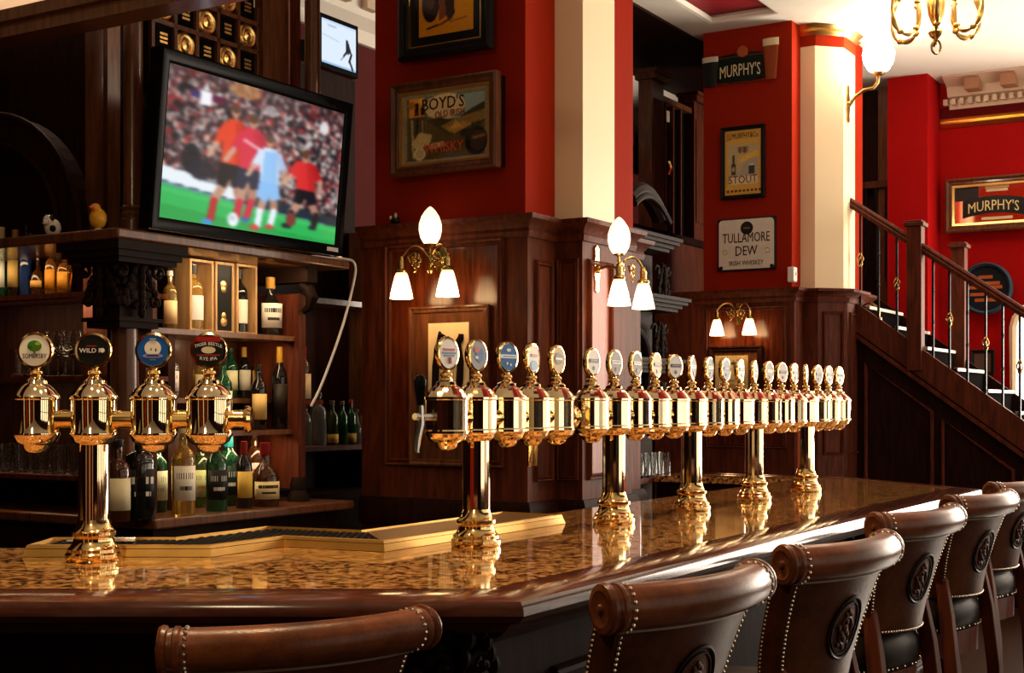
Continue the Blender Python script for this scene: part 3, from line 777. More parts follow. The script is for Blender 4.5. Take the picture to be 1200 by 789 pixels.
def make_stool(label, loc, rz, zs=1.):
    t = thing('bar_stool', label, 'bar stool', loc, rz, 'brown leather bar stools along the counter'); t.scale = (1, 1, zs)
    bk = obj('backrest', shell(), 'leather', t, sharp=45)
    pts = [roll_pt(-1 + 2 * i / 20) for i in range(21)]
    obj('top_roll', MB().tube(pts, .038, 18), 'leather_roll', bk, sharp=50)
    obj('piping', MB().tube([back_pt(-1 + 2 * i / 20, .885, -.003) for i in range(21)], .0022, 6), 'leather_stitch', bk)
    for s_ in (-1, 1):
        p = roll_pt(s_); q = roll_pt(s_ * .93); d = (p - q).normalized()
        R = d.to_track_quat('Z', 'Y').to_matrix().to_4x4()
        obj('scroll_cap', MB().lathe([(.0385, -.016), (.041, -.012), (.041, -.006), (.037, -.003), (.037, .004), (.042, .007), (.043, .013), (.040, .019), (.030, .021), (.022, .017), (.009, .018), (.007, .025), (.0, .026)], 28, Matrix.Translation(p) @ R), 'leather_roll', bk)
    nm = MB()
    for s_ in (-1, 1):
        for i in range(30):
            tt = .02 + i / 29 * .93
            nail(nm, back_pt(s_ * .955, tt, -.001)); nail(nm, back_pt(s_ * 1.0, tt, .044) + Vector((s_ * .001, 0, 0)))
        p = roll_pt(s_); q = roll_pt(s_ * .93); d = (p - q).normalized(); c0 = p - d * .024
        x_ = d.cross(Vector((0, 0, 1))).normalized(); y_ = x_.cross(d)
        for k in range(18):
            a = 2 * pi * k / 18; nail(nm, c0 + x_ * (.0385 * cos(a)) + y_ * (.0385 * sin(a)), .0038)
    for i in range(34): nail(nm, back_pt(-.955 + 1.91 * i / 33, .02, -.001))
    tag(obj('nailheads', nm, 'nail_brass', bk), kind='stuff')
    # embossed crest in the middle of the back
    em = MB(); E0 = .50
    def bp(dx, dz): # on the outer surface
        tt = (E0 * .295 + dz) / .295; hw = .150 + .058 * tt ** .8
        return back_pt(dx / hw, tt, -.002)
    em.tube([bp(.062 * cos(2 * pi * k / 36), .068 * sin(2 * pi * k / 36)) for k in range(36)], .0042, 6, closed=True)
    em.tube([bp(.052 * cos(2 * pi * k / 36), .057 * sin(2 * pi * k / 36)) for k in range(36)], .002, 5, closed=True)
    obj('crest_ring', em, 'leather_black', bk)
    cr = MB()
    cr.tube([bp(.024 * cos(2 * pi * k / 20), -.006 + .030 * sin(2 * pi * k / 20)) for k in range(20)], .0035, 6, closed=True)
    for dx, dz, rx in ((0, .0, .010), (-.012, -.012, .007), (.012, -.012, .007), (0, -.022, .008), (0, .014, .006), (-.010, .030, .005), (0, .036, .006), (.010, .030, .005), (-.028, .004, .006), (.028, .004, .006), (-.020, -.036, .006), (.020, -.036, .006), (0, -.042, .007)):
        c = bp(dx, dz); cr.ell(c, (rx, .004, rx * 1.2), 8, 5)
    obj('crest', cr, 'leather', bk)
    # seat
    rings = [[(x, y + .045, z) for x, y in squircle(.20 * k, .182 * k, 28)] for k, z in ((.94, .735), (1.0, .745), (1.02, .775), (1.0, .81), (.93, .838), (.80, .852), (.4, .858))]
    obj('seat_cushion', loft(MB(), rings), 'leather_black', t, sharp=60)
    rail = [(x, y + .045) for x, y in squircle(.195, .178, 28)]
    obj('seat_rail', MB().prism(rail, .655, .737), 'mahogany', t)
    sn = MB()
    for x, y in squircle(.204, .186, 72): nail(sn, (x, y + .045, .748), .0034)
    tag(obj('seat_nailheads', sn, 'nail_brass', t), kind='stuff')
    def leg4(name, stations):
        vs = []
        for p, hx, hy in stations: vs += [(p[0] - hx, p[1] - hy, p[2]), (p[0] + hx, p[1] - hy, p[2]), (p[0] + hx, p[1] + hy, p[2]), (p[0] - hx, p[1] + hy, p[2])]
        n = len(stations); fs = [(3, 2, 1, 0), tuple(range(4 * n - 4, 4 * n))]
        for q in range(n - 1):
            for e in range(4): fs.append((4 * q + e, 4 * q + (e + 1) % 4, 4 * q + 4 + (e + 1) % 4, 4 * q + 4 + e))
        return obj(name, MB().add(vs, fs), 'mahogany', t, bevel=.003)
    for sx in (-1, 1):
        leg4('leg', [((sx * .195, .21, 0), .016, .016), ((sx * .165, .185, .66), .02, .02)])
        # the rear legs run on up to carry the back
        leg4('leg', [((sx * .168, -.185, 0), .016, .018), ((sx * .163, -.160, .60), .018, .022), ((sx * .158, -.135, .80), .014, .022), ((sx * .150, -.112, .93), .010, .018)])
    for sy in (-1, 1): obj('stretcher', MB().box(-.18, .18, sy * .19 - .012, sy * .19 + .012, .25, .285), 'mahogany_dark', t)
    for sx in (-1, 1): obj('stretcher', MB().box(sx * .183 - .012, sx * .183 + .012, -.15, .19, .32, .355), 'mahogany_dark', t)
    return t
def stool_at(label, lx, ly, ang, zs=1.):
    a = radians(ang); cx, cy = lx + .238 * sin(a), ly + .238 * cos(a)
    # the origin of the stool is the seat centre; its back chord lies .155 behind
    fx, fy = -cos(a), sin(a)
    return make_stool(label, (cx + fx * .176, cy + fy * .176, 0), pi / 2 - a, zs)
stool_at('brown leather bar stool alone at the left wing of the bar', -.56, 2.16, 60, .945)
stool_at('brown leather bar stool nearest the counter corner, first of the row', .144, 2.178, 41)
stool_at('brown leather bar stool with full crest showing, second of the row', .552, 2.778, 41)
stool_at('third brown leather bar stool along the straight counter', .961, 3.62, 43)
stool_at('fourth brown leather bar stool, near the far end of the counter', 1.377, 4.31, 42)
stool_at('last brown leather bar stool, cut off by right edge of the view', 1.767, 5.04, 42)

# ================================================================== WALL LAMPS
def shade_mb(r0=.030, r1=.054, h=.125):   # bell shade, open below, origin at its top
    return MB().lathe([(.012, .0), (r0 * .8, -.002), (r0, -.015), (r0 * 1.35, -h * .45), (r1 * .93, -h * .8), (r1, -h), (r1 * .9, -h + .003), (r1 * .8, -h * .7), (r0 * .7, -.03), (.010, -.012)], 28)
def globe_mb():
    return MB().lathe([(.022, .0), (.032, .006), (.046, .03), (.054, .065), (.053, .095), (.042, .130), (.026, .155), (.010, .172), (.0, .178)], 28)
def arm_pts(p, q, rise):
    p, q = Vector(p), Vector(q); o = []
    for k in range(13):
        t = k / 12; b = p.lerp(q, t); b.z += rise * 4 * t * (1 - t); o.append(b)
    return o
def lamp_down(parent, tip, mat='shade_glass', sc_=1.):
    g = obj('lamp_holder', MB().lathe([(.0, .012), (.008, .012), (.010, .0), (.016, -.008), (.016, -.045), (.024, -.050), (.030, -.058), (.028, -.066), (.0, -.066)], 18), 'antique_brass', parent); g.location = tip; g.scale = (sc_,) * 3
    s = obj('lamp_shade', shade_mb(), mat, parent); s.location = (tip[0], tip[1], tip[2] - .062 * sc_); s.scale = (sc_,) * 3
def scroll_plate(m, h=.14, wd=.045, y=-.01):
    m.plate([(-wd * .35, -h / 2), (0, -h * .56), (wd * .35, -h / 2), (wd * .3, -h * .3), (wd / 2, -h * .15), (wd * .42, 0), (wd / 2, h * .15), (wd * .3, h * .3), (wd * .35, h / 2), (0, h * .58), (-wd * .35, h / 2), (-wd * .3, h * .3), (-wd / 2, h * .15), (-wd * .42, 0), (-wd / 2, -h * .15), (-wd * .3, -h * .3)], y, 0)
    m.ell((0, y - .005, 0), (.016, .014, .02), 12, 8)
    return m
def leaf_spray(m, c, k=1.):
    cx, cy, cz = c
    for i in range(7):
        a = i / 7 * 2 * pi
        m.ell((cx + k * .022 * cos(a), cy, cz + k * .026 * sin(a)), (.010 * k, .005, .013 * k), 8, 5)
    m.ell((cx, cy - .006, cz), .010 * k, 8, 5)
    m.tube([(cx - .03 * k, cy, cz - .01), (cx - .045 * k, cy, cz + .02 * k), (cx - .02 * k, cy, cz + .035 * k)], [.004, .006, .003], 6)
    m.tube([(cx + .01 * k, cy, cz - .02), (cx + .0 * k, cy, cz - .05 * k), (cx - .01 * k, cy, cz - .055 * k)], [.004, .006, .003], 6)
def triple_sconce(label, loc, rot, gy=-.12, sy=-.17, dx=.13, zoff=0.):
    t = thing('wall_sconce', label, 'wall lamp', loc, rot, 'brass wall lamps with an upright globe and two bell shades')
    obj('wall_plate', scroll_plate(MB(), .20, .055), 'antique_brass', t)
    st = MB().tube([(0, -.01, 0), (0, -.06, .012), (0, gy, .0)], .007, 8)
    st.lathe([(.0, -.075), (.012, -.07), (.017, -.058), (.012, -.046), (.007, -.04), (.013, -.02), (.015, .0), (.010, .02), (.007, .05), (.012, .058), (.026, .062), (.028, .068), (.0, .068)], 18, Matrix.Translation((0, gy, 0)))
    obj('stem', st, 'antique_brass', t)
    obj('globe_shade', globe_mb(), 'globe_glass', t, loc=(0, gy, .066))
    for s_ in (-1, 1):
        a = MB().tube(arm_pts((0, gy, -.01), (s_ * dx, sy, .0), .062), .006, 8)
        leaf_spray(a, (s_ * dx * .45, (gy + sy) / 2 - .01, -.01))
        obj('arm', a, 'antique_brass', t)
        lamp_down(t, (s_ * dx, sy, .0))
    return t
z_s = Z(305, 2.15, 1.5)
triple_sconce('brass wall lamp with white globe and two shades above the harp picture', (*B(2.15, W(521, 2.15))[:2], z_s), LEFT)
triple_sconce('brass wall lamp with white globe and two shades on the cream pilaster side', (*B(U(698, .95), .95)[:2], Z(316, U(698, .95), .95)), RZ, gy=-.125, sy=-.19)
def double_sconce(label, loc, rot, dx=.13):
    t = thing('wall_sconce', label, 'wall lamp', loc, rot)
    obj('wall_plate', scroll_plate(MB(), .16, .06), 'antique_brass', t)
    for s_ in (-1, 1):
        a = MB().tube(arm_pts((0, -.02, .0), (s_ * dx, -.12, .02), .07), .007, 8); leaf_spray(a, (s_ * .04, -.05, .0), .9)
        obj('arm', a, 'antique_brass', t)
        lamp_down(t, (s_ * dx, -.12, .02))
    return t
uf = v0 - .03
double_sconce('small twin brass wall lamp with two bell shades under the whiskey sign', (*B(uf, W(866, uf))[:2], Z(368, uf, 1.8)), LEFT)
t = thing('wall_sconce', 'single brass wall lamp with one bell shade beside the staircase', 'wall lamp', (*B(7.3, 1.12)[:2], Z(365, 7.3, 1.12)), RZ)
obj('wall_plate', scroll_plate(MB(), .18, .06), 'antique_brass', t)
obj('arm', MB().tube(arm_pts((0, -.01, .0), (0, -.17, .02), .05), .007, 8), 'antique_brass', t); lamp_down(t, (0, -.17, .0))
# upper bracket lamp with upward globe on the cream pilaster
ub = 6.95; wbk = 1.11
t = thing('wall_sconce', 'upper brass bracket lamp with glowing upward globe on far cream pilaster', 'wall lamp', (*B(U(993, wbk), wbk)[:2], Z(122, U(993, wbk), wbk)), RZ)
obj('wall_plate', scroll_plate(MB(), .26, .08), 'antique_brass', t)
obj('arm', MB().tube([(0, -.01, -.02), (0, -.06, .05), (0, -.13, .09), (0, -.20, .10), (0, -.235, .14), (0, -.24, .19)], .013, 10).lathe([(.0, .185), (.03, .19), (.05, .205), (.05, .215), (0, .215)], 18, Matrix.Translation((0, -.24, 0))), 'antique_brass', t)
obj('globe_shade', MB().lathe([(.04, .0), (.075, .02), (.11, .08), (.12, .14), (.10, .21), (.06, .25), (.045, .26), (.0, .26)], 28), 'upper_globe_glass', t, loc=(0, -.24, .21))

# ================================================================== CHANDELIER
cD = 6.0
ch = thing('chandelier', 'gilt chandelier with curling arms and a bottom ring', 'chandelier', ((1097 - 600) / 1600 * cD, cD, 1.48 + 412 / 1600 * cD), 0)
obj('ring_pull', MB().tube([(.020 * cos(a), 0, .026 + .030 * sin(a)) for a in np.linspace(0, 2 * pi, 20)[:-1]], .005, 6, closed=True), 'antique_brass', ch)
obj('stem', MB().lathe([(.0, .055), (.012, .06), (.028, .075), (.034, .09), (.020, .10), (.012, .115), (.020, .13), (.034, .17), (.04, .22), (.03, .27), (.05, .29), (.05, .31), (.02, .33), (.012, .36), (.012, 1.29), (.05, 1.31), (.06, 1.325), (0, 1.325)], 24), 'gold_leaf', ch)
for k in range(6):
    a0 = k * pi / 3 + .25
    pts = []; rr = []
    for (r, z) in ((.03, .30), (.06, .34), (.095, .30), (.09, .22), (.085, .15), (.105, .09), (.15, .075), (.195, .10), (.215, .17), (.205, .235), (.19, .26)):
        pts.append((r * cos(a0), r * sin(a0), z)); rr.append(.011)
    sm = []                                             # smooth the path
    P = [Vector(p) for p in pts]
    for i in range(len(P) - 1):
        a, b, c, d = P[max(0, i - 1)], P[i], P[i + 1], P[min(len(P) - 1, i + 2)]
        for q in range(4):
            tt = q / 4; sm.append(.5 * ((2 * b) + (c - a) * tt + (2 * a - 5 * b + 4 * c - d) * tt ** 2 + (3 * b - a - 3 * c + d) * tt ** 3))
    m = MB().tube(sm, [.0095 + .003 * sin(i * .9) for i in range(len(sm))], 8)
    e_ = Vector((.19 * cos(a0), .19 * sin(a0), .27))
    for q in range(3): m.ell(sm[12 + q * 7], (.017, .017, .013), 8, 5)
    m.lathe([(.0, -.01), (.018, -.005), (.03, .01), (.036, .015), (.0, .018)], 14, Matrix.Translation(e_))
    am = obj('arm', m, 'gold_leaf', ch)
    obj('globe_shade', MB().lathe([(.03, .0), (.05, .02), (.062, .06), (.055, .11), (.035, .14), (.0, .145)], 20), 'chandelier_glass', am, loc=e_ + Vector((0, 0, .018)))

# ================================================================== BACK BAR
bb = thing('back_bar', 'dark carved back bar with shelves, corner column and arched end', 'back bar', B(.5, 1.77))
def bo(name, m, mat, **k):      # parts given in (u,w) plan coordinates
    o = obj(name, m, mat, bb, **k); o.location = (-.5, -1.77, 0); return o
bo('base_cabinet', MB().box(.56, 1.70, 1.84, 3.35, 0, 1.0), 'mahogany_dark')
bo('worktop', MB().prism([(.505, 1.77), (1.74, 1.77), (1.74, 2.4), (1.6, 3.38), (.505, 3.38)], 1.0, 1.04), 'walnut', bevel=.008)
bo('back_panel', MB().box(.74, 1.56, 2.30, 2.34, 1.04, 2.10), 'walnut')
bo('shelf', MB().box(.66, 1.535, 1.95, 2.30, 1.765, 1.787), 'shelf_wood')
bo('shelf', MB().box(.66, 1.535, 2.08, 2.30, 1.485, 1.507), 'shelf_wood')
bo('shelf', MB().box(.66, 1.535, 1.965, 2.14, 1.345, 1.366), 'shelf_wood')
bo('stile', MB().box(1.535, 1.585, 1.93, 2.34, 1.10, 1.98), 'mahogany')
bo('stile', MB().box(.66, .72, 1.98, 2.34, 1.04, 2.10), 'mahogany')
bo('stile_base', MB().lathe([(0, 0), (.05, 0), (.05, .02), (.035, .05), (.04, .075), (.03, .11), (0, .11)], 20, Matrix.Translation((1.56, 1.95, 1.04))), 'ebony_carving')
bo('stile_scroll', MB().tube([(1.56, 1.92, 1.90 + .0), (1.56, 1.885, 1.92), (1.56, 1.87, 1.96), (1.56, 1.89, 2.0), (1.56, 1.92, 2.02)], [.015, .022, .03, .028, .03], 10).ell((1.56, 1.885, 1.985), (.03, .03, .03)).box(1.525, 1.595, 1.87, 2.3, 2.03, 2.1), 'ebony_carving')
# corner column, capital and upper shelf
cu_, cw_ = U(146, 1.97), 1.97
bo('corner_column', MB().lathe([(0, 1.04), (.075, 1.04), (.075, 1.08), (.06, 1.10), (.057, 1.14), (.054, 1.60), (.052, 1.775), (.0, 1.775)], 28, Matrix.Translation((cu_, cw_, 0))), 'walnut')
cap = MB(); 
for z0_, z1_, r0_ in ((1.775, 1.80, .10), (1.80, 1.815, .115), (2.02, 2.04, .15), (2.04, 2.065, .165), (2.065, 2.10, .18)):
    cap.box(cu_ - r0_, cu_ + r0_, cw_ - r0_ + .02, cw_ + r0_, z0_, z1_)
cap.prism([(cu_ - .085, cw_ - .065), (cu_ + .085, cw_ - .065), (cu_ + .085, cw_ + .085), (cu_ - .085, cw_ + .085)], 1.81, 2.03)
rnd = random.Random(3)
def carve_face(m, fn, seed):    # acanthus leaves and volutes laid on a face; fn(x,z,d) -> point
    r = random.Random(seed)
    for s_ in (-1, 1):
        for (cx, cz, r0) in ((.092, .175, .034), (.05, .125, .03), (.075, .06, .026), (.025, .05, .022)):
            pts = []
            for k in range(16):
                a = k / 15 * 2.5 * pi; q = r0 * (1 - k / 18)
                pts.append(fn(s_ * (cx + q * cos(a)), cz + q * sin(a), .012 + .02 * k / 15))
            m.tube(pts, [.010 - .0004 * k for k in range(16)], 6)
            m.ell(fn(s_ * cx, cz, .025), .011, 8, 5)
        for k in range(6):
            m.ell(fn(s_ * (.02 + .014 * k), .20 - .028 * k + .01 * r.random(), .022), (.014, .014, .020), 8, 5)
    for k in range(6): m.ell(fn(0, .02 + .034 * k, .03), (.016, .016, .024), 8, 5)
carve_face(cap, lambda x, z, d: (cu_ + x, cw_ - .065 - d, 1.815 + z), 1)
carve_face(cap, lambda x, z, d: (cu_ - .085 - d, cw_ + .01 - x, 1.815 + z), 2)
bo('carved_capital', cap, 'ebony_carving')
bo('upper_shelf', MB().prism([(.345, 1.80), (1.745, 1.80), (1.745, 2.34), (1.0, 2.34), (1.0, 3.36), (.345, 3.36)], 2.10, 2.14), 'walnut', bevel=.008)
# upper storey: columns on the shelf, dark boards behind
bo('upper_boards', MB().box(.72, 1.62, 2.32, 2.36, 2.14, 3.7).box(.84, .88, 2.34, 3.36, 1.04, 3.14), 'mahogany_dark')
for px in (156, 366):
    uc = U(px, 2.1)
    bo('upper_column', MB().lathe([(0, 2.14), (.055, 2.14), (.055, 2.225), (.046, 2.235), (.049, 2.25), (.043, 2.262), (.049, 2.275), (.041, 2.285), (.039, 2.6), (.036, 3.6), (.05, 3.66), (0, 3.66)], 28, Matrix.Translation((uc, 2.1, 0))), 'walnut')
for px0, px1, wv, mt in ((110, 121, 2.22, 'walnut'), (126, 141, 2.28, 'shelf_wood'), (308, 338, 2.22, 'walnut'), (340, 352, 2.26, 'mahogany')):
    ua, ub_ = U(px0, wv), U(px1, wv); bo('pilaster_strip', MB().box(ua, ub_, wv, wv + .05, 2.14, 3.66), mt)
# arched end
cw2, ra, rb = 2.80, .56, .44
apts = lambda r: [(cw2 + r * cos(a), 2.14 + r * 1.0 * sin(a)) for a in np.linspace(pi, 0, 25)]
ring = MB(); ao, ai = apts(ra), apts(rb)
for i in range(24):
    q = [ao[i], ao[i + 1], ai[i + 1], ai[i]]
    vs = [(.56, p[0], p[1]) for p in q] + [(.64, p[0], p[1]) for p in q]
    ring.add(vs, [(0, 1, 2, 3), (7, 6, 5, 4), (0, 4, 5, 1), (1, 5, 6, 2), (2, 6, 7, 3), (3, 7, 4, 0)])
ring.tube([(.555, p[0], p[1]) for p in ao], .014, 8); ring.tube([(.555, p[0], p[1]) for p in ai], .012, 8)
bo('arch_moulding', ring, 'mahogany_dark')
for z_, nm in ((1.915, 'end_shelf'), (1.575, 'end_shelf'), (1.17, 'end_shelf')):
    bo(nm, MB().box(.57, .86, 2.06, 3.36, z_, z_ + .02), 'mahogany')
bo('end_post', MB().box(.55, .62, 2.03, 2.08, 1.04, 2.1), 'mahogany_dark')
bo('end_back', MB().box(.86, .90, 2.06, 3.36, 1.04, 2.1), 'mahogany_dark')

# ================================================================== BOTTLES AND GLASSES
GL = dict(green=((.010, .10, .035), .55), dark=((.012, .010, .008), .25), amber=((.50, .20, .04), .75), brown=((.10, .03, .008), .55), clear=((.85, .88, .86), .9), gold=((.75, .45, .10), .8), blue=((.02, .05, .20), .5), olive=((.05, .07, .015), .5))
STY = {
 'tall': [(0, 0), (.92, 0), (1, .01), (1, .62), (.92, .69), (.55, .76), (.36, .81), (.33, .98), (.38, .985), (.38, 1.0)],
 'whisky': [(0, 0), (.94, 0), (1, .012), (1, .60), (.97, .66), (.80, .72), (.50, .765), (.36, .79), (.34, .98), (.40, .985), (.40, 1.0)],
 'square': [(0, 0), (.95, 0), (1, .012), (1, .66), (.93, .73), (.60, .78), (.40, .80), (.38, .98), (.44, .985), (.44, 1.0)],
 'squat': [(0, 0), (.94, 0), (1, .02), (1, .42), (.96, .50), (.72, .60), (.42, .68), (.34, .72), (.32, .96), (.36, .97), (.36, 1.0)],
 'round': [(0, 0), (.70, 0), (.86, .05), (1, .22), (1, .34), (.86, .48), (.55, .58), (.30, .64), (.26, .95), (.30, .96), (.30, 1.0)],
}
LBR = {'tall': (.16, .56), 'whisky': (.14, .54), 'square': (.14, .58), 'squat': (.12, .40), 'round': (.20, .36)}
def bottle(label, u, w, z, h, r, sty, glass, lab='e8e0c8', cap='1a1a1a', ink=None, foil=None, lr=None, group='bottles on the back bar', rot=0.):
    t = thing('bottle', label, 'bottle', B(u, w, z), RZ, group)
    col, tr = GL[glass]
    n = 24
    m = MB().lathe([(a * r, b * h) for a, b in STY[sty]], n)
    if sty == 'square':
        vs = []
        for x, y, z_ in m.v:
            d = math.hypot(x, y)
            if d > 0 and z_ < .74 * h:
                k = min(1.16, 1 / max(abs(x / d), abs(y / d))) ; x *= k; y *= k
            vs.append((x, y, z_))
        m.v = vs
    g = obj('glass_body', m, bottle_glass(glass, col, tr), t, sharp=50)
    a, b = lr or LBR[sty]
    if lab:
        kk = 1.0 if sty != 'round' else 1.0
        L = MB(); vs = []; fs = []; nn = 14
        for j, zz in enumerate((a * h, b * h)):
            for i in range(nn + 1):
                an = -pi / 2 - 1.15 + 2.3 * i / nn; q = r * 1.012
                x, y = q * cos(an), q * sin(an)
                if sty == 'square':
                    k = min(1.16, 1 / max(abs(cos(an)), abs(sin(an)))); x *= k; y *= k
                vs.append((x, y, zz))
        for i in range(nn): fs.append((i, i + 1, i + nn + 2, i + nn + 1))
        L.add(vs, fs)
        # give the paper a thickness
        lo = obj('paper_label', L, flat(lab, .55), t)
        sm = lo.modifiers.new('thickness', 'SOLIDIFY'); sm.thickness = .0008; sm.offset = 1
        lo.rotation_euler = (0, 0, -.55 + rot)
        if ink:
            for q, (f0, f1, wd) in enumerate(((.62, .80, .8), (.30, .42, .55))):
                I = MB(); vs = []; fs = []
                for zz in (a * h + (b - a) * h * f0, a * h + (b - a) * h * f1):
                    for i in range(9):
                        an = -pi / 2 - wd + 2 * wd * i / 8; x, y = r * 1.03 * cos(an), r * 1.03 * sin(an)
                        if sty == 'square': k = min(1.16, 1 / max(abs(cos(an)), abs(sin(an)))); x *= k; y *= k
                        vs.append((x, y, zz))
                for i in range(8): fs.append((i, i + 1, i + 10, i + 9))
                I.add(vs, fs); io = obj('label_print', I, flat(ink, .55), lo)
    rn = STY[sty][-1][0] * r
    c0 = .93 if not foil else .82
    obj('cap', MB().lathe([(0, c0 * h), (rn * 1.12, c0 * h), (rn * 1.15, c0 * h + .002), (rn * 1.12, h * 1.012), (rn * .9, h * 1.02), (0, h * 1.021)], 16), flat(foil or cap, .35), t)
    return t
def bpx(label, px, ytop, ybot, w, z, wpx, sty, glass, **k):
    u = U(px, w); D = B(u, w).y
    return bottle(label, u, w, z, (ybot - ytop) / 1600 * D, wpx / 2 / 1600 * D, sty, glass, **k)
WT = 1.0405
bpx('dark bottle with pale label directly behind the left font column', 139, 513, 607, 1.835, WT, 27, 'whisky', 'brown', lab='d8cba8')
bpx('square black bottle with white scrolled label on back bar worktop', 164, 505, 607, 1.835, WT, 30, 'square', 'dark', lab='141312', ink='e6e2da', cap='111111')
bpx('green bottle with white label behind the square black bottle', 184, 514, 600, 2.05, WT, 24, 'tall', 'green', lab='cfd6b4', ink='3f6b2a')
bpx('clear whisky bottle with large cream label on back bar worktop', 215, 502, 604, 1.865, WT, 27, 'whisky', 'gold', lab='ede6d4', ink='2c2824', cap='d9cf9a', lr=(.16, .56))
bpx('bottle with pale green label behind the cream-labelled whisky', 235, 520, 598, 2.08, WT, 24, 'tall', 'olive', lab='a9b07a', ink='6a2c20')
bpx('bright green bottle with black and white label on worktop', 254, 516, 602, 1.875, WT, 25, 'tall', 'green', lab='17181a', ink='e6e4da', cap='c8c8c0')
bpx('green bottle with teal neck foil on back bar worktop', 268, 514, 598, 2.03, WT, 25, 'tall', 'green', lab='102a20', ink='cfd8d0', foil='1f6f72')
bpx('dark bottle with yellow label and red neck on worktop', 286, 522, 599, 1.88, WT, 19, 'tall', 'dark', lab='d9b24e', ink='7a4a14', foil='8a1c18')
bpx('tall brown bottle with red and white label behind the yellow-labelled one', 297, 513, 596, 2.08, WT, 26, 'tall', 'brown', lab='c9a79a', ink='7a1c1c')
bpx('squat round-shouldered bottle with wide cream label at worktop end', 311, 525, 598, 1.88, WT, 32, 'squat', 'brown', lab='e2cf96', ink='3c2a1a', foil='8a1a16')
T1, T2 = 1.3665, 1.5075
bpx('amber bottle with tan label on the lower bottle step', 303, 428, 503, 2.03, T1, 19, 'tall', 'dark', lab='d3b06a', ink='5a3a14', cap='2a1c10')
bpx('black bottle with red neck label at right of the lower step', 328, 408, 503, 2.03, T1, 19, 'tall', 'dark', lab='2a2018', ink='b8a070', foil='b8882c')
bpx('green bottle behind the left end of the lower step', 262, 420, 503, 2.04, T1, 20, 'tall', 'green', lab='c9c08a')
bpx('clear square bottle with white label and red mark on upper step', 197, 412, 466, 2.2, T2, 22, 'square', 'clear', lab='e6e2dc', ink='c04428', cap='c8c4bc')
bpx('pale whisky bottle hidden behind the rye badge on upper step', 238, 415, 466, 2.2, T2, 24, 'whisky', 'gold', lab='c9b98a')
bpx('green bottle with cream label on upper bottle step', 270, 408, 466, 2.2, T2, 17, 'tall', 'green', lab='d9d4a8', ink='5a6a3a', cap='2a3a22')
bpx('dark bottle with gold top and white label on upper step', 286, 407, 466, 2.2, T2, 15, 'tall', 'dark', lab='d6cfb8', ink='2a2a2a', foil='c09438')
bpx('slim dark bottle with small amber label on upper step', 301, 408, 466, 2.2, T2, 14, 'tall', 'dark', lab='c8a25a')
bpx('pale whisky bottle standing by the carved capital on top shelf', 199, 316, 384, 2.05, 1.788, 17, 'whisky', 'gold', lab='e2c592', ink='5a3a1a', cap='d8d0c0', lr=(.1, .5))
bpx('large dark whisky bottle with white script label on top shelf', 317, 322, 390, 2.05, 1.788, 27, 'squat', 'dark', lab='e4ddce', ink='34302a', foil='b88a3a', lr=(.14, .56))
# presentation boxes on the top shelf
def gift_box(label, px0, px1, ytop, ybot, w, front, inner=None, frame='box_wood', has_bottle=None, ly=.085):
    ua, ub_ = U(px0, w), U(px1, w); um = (ua + ub_) / 2; D = B(um, w).y; h = (ybot - ytop) / 1600 * D; hw = (ub_ - ua) / 2 - .003
    t = thing('bottle_box', label, 'box', B(um, w, 1.788), RZ, 'whisky presentation boxes on the top shelf')
    if inner is None:
        obj('carton', MB().box(-hw, hw, 0, .09, 0, h), frame, t, bevel=.002)
        if front: obj('printed_panel', MB().box(-hw * .8, hw * .8, -.0015, .0, h * .22, h * .72), front, t)
    else:
        f = .011
        obj('case', MB().box(-hw, -hw + f, 0, .10, 0, h).box(hw - f, hw, 0, .10, 0, h).box(-hw + f, hw - f, 0, .10, 0, f).box(-hw + f, hw - f, 0, .10, h - f, h), frame, t)
        obj('lining', MB().box(-hw + f, hw - f, ly, .10, f, h - f), inner, t)
        if has_bottle:
            col, tr = GL[has_bottle[0]]; r = hw * .62
            b = obj('boxed_bottle', MB().lathe([(a * r, f + b_ * h * .9) for a, b_ in STY['tall']], 20, Matrix.Translation((-hw * .1, .045, 0))), bottle_glass(has_bottle[0], col, tr), t)
            obj('boxed_label', MB().lathe([(r * 1.01, h * .16), (r * 1.012, h * .5)], 20, Matrix.Translation((-hw * .1, .045, 0))), flat(has_bottle[1], .5), b)
            obj('bottle_top', MB().lathe([(0, h * .80), (r * .42, h * .80), (r * .42, h * .93), (0, h * .93)], 14, Matrix.Translation((-hw * .1, .045, 0))), flat(has_bottle[2], .4), b)
    return t
gift_box('plain cream carton beside the pale whisky bottle', 206, 221, 299, 384, 2.135, flat('efe3c2', .6), None, plain('carton_cream', (.60, .42, .20), rough=.6))
gift_box('wooden presentation box with grey lining and one bottle', 222, 251, 302, 386, 2.02, None, plain('grey_satin', (.42, .38, .36), rough=.35), 'box_wood', ('gold', 'ddd8d0', '2a2220'))
bx_ = gift_box('black presentation box with gold emblem on top shelf', 252, 275, 304, 387, 2.04, None, 'black_satin', ly=.006)
for zz, rr in ((.19, .016), (.21, .02), (.075, .015), (.05, .02)):
    obj('gold_emblem', MB().lathe([(0, 0), (rr, 0), (rr * .6, .003), (0, .004)], 16, Matrix.Translation((0, .006, zz)) @ UPR), 'gold_leaf', bx_)
gift_box('open wooden box with dark lining and slim bottle', 277, 302, 306, 388, 2.04, None, 'black_satin', 'box_wood', ('dark', 'd9d0be', '1a1512'))

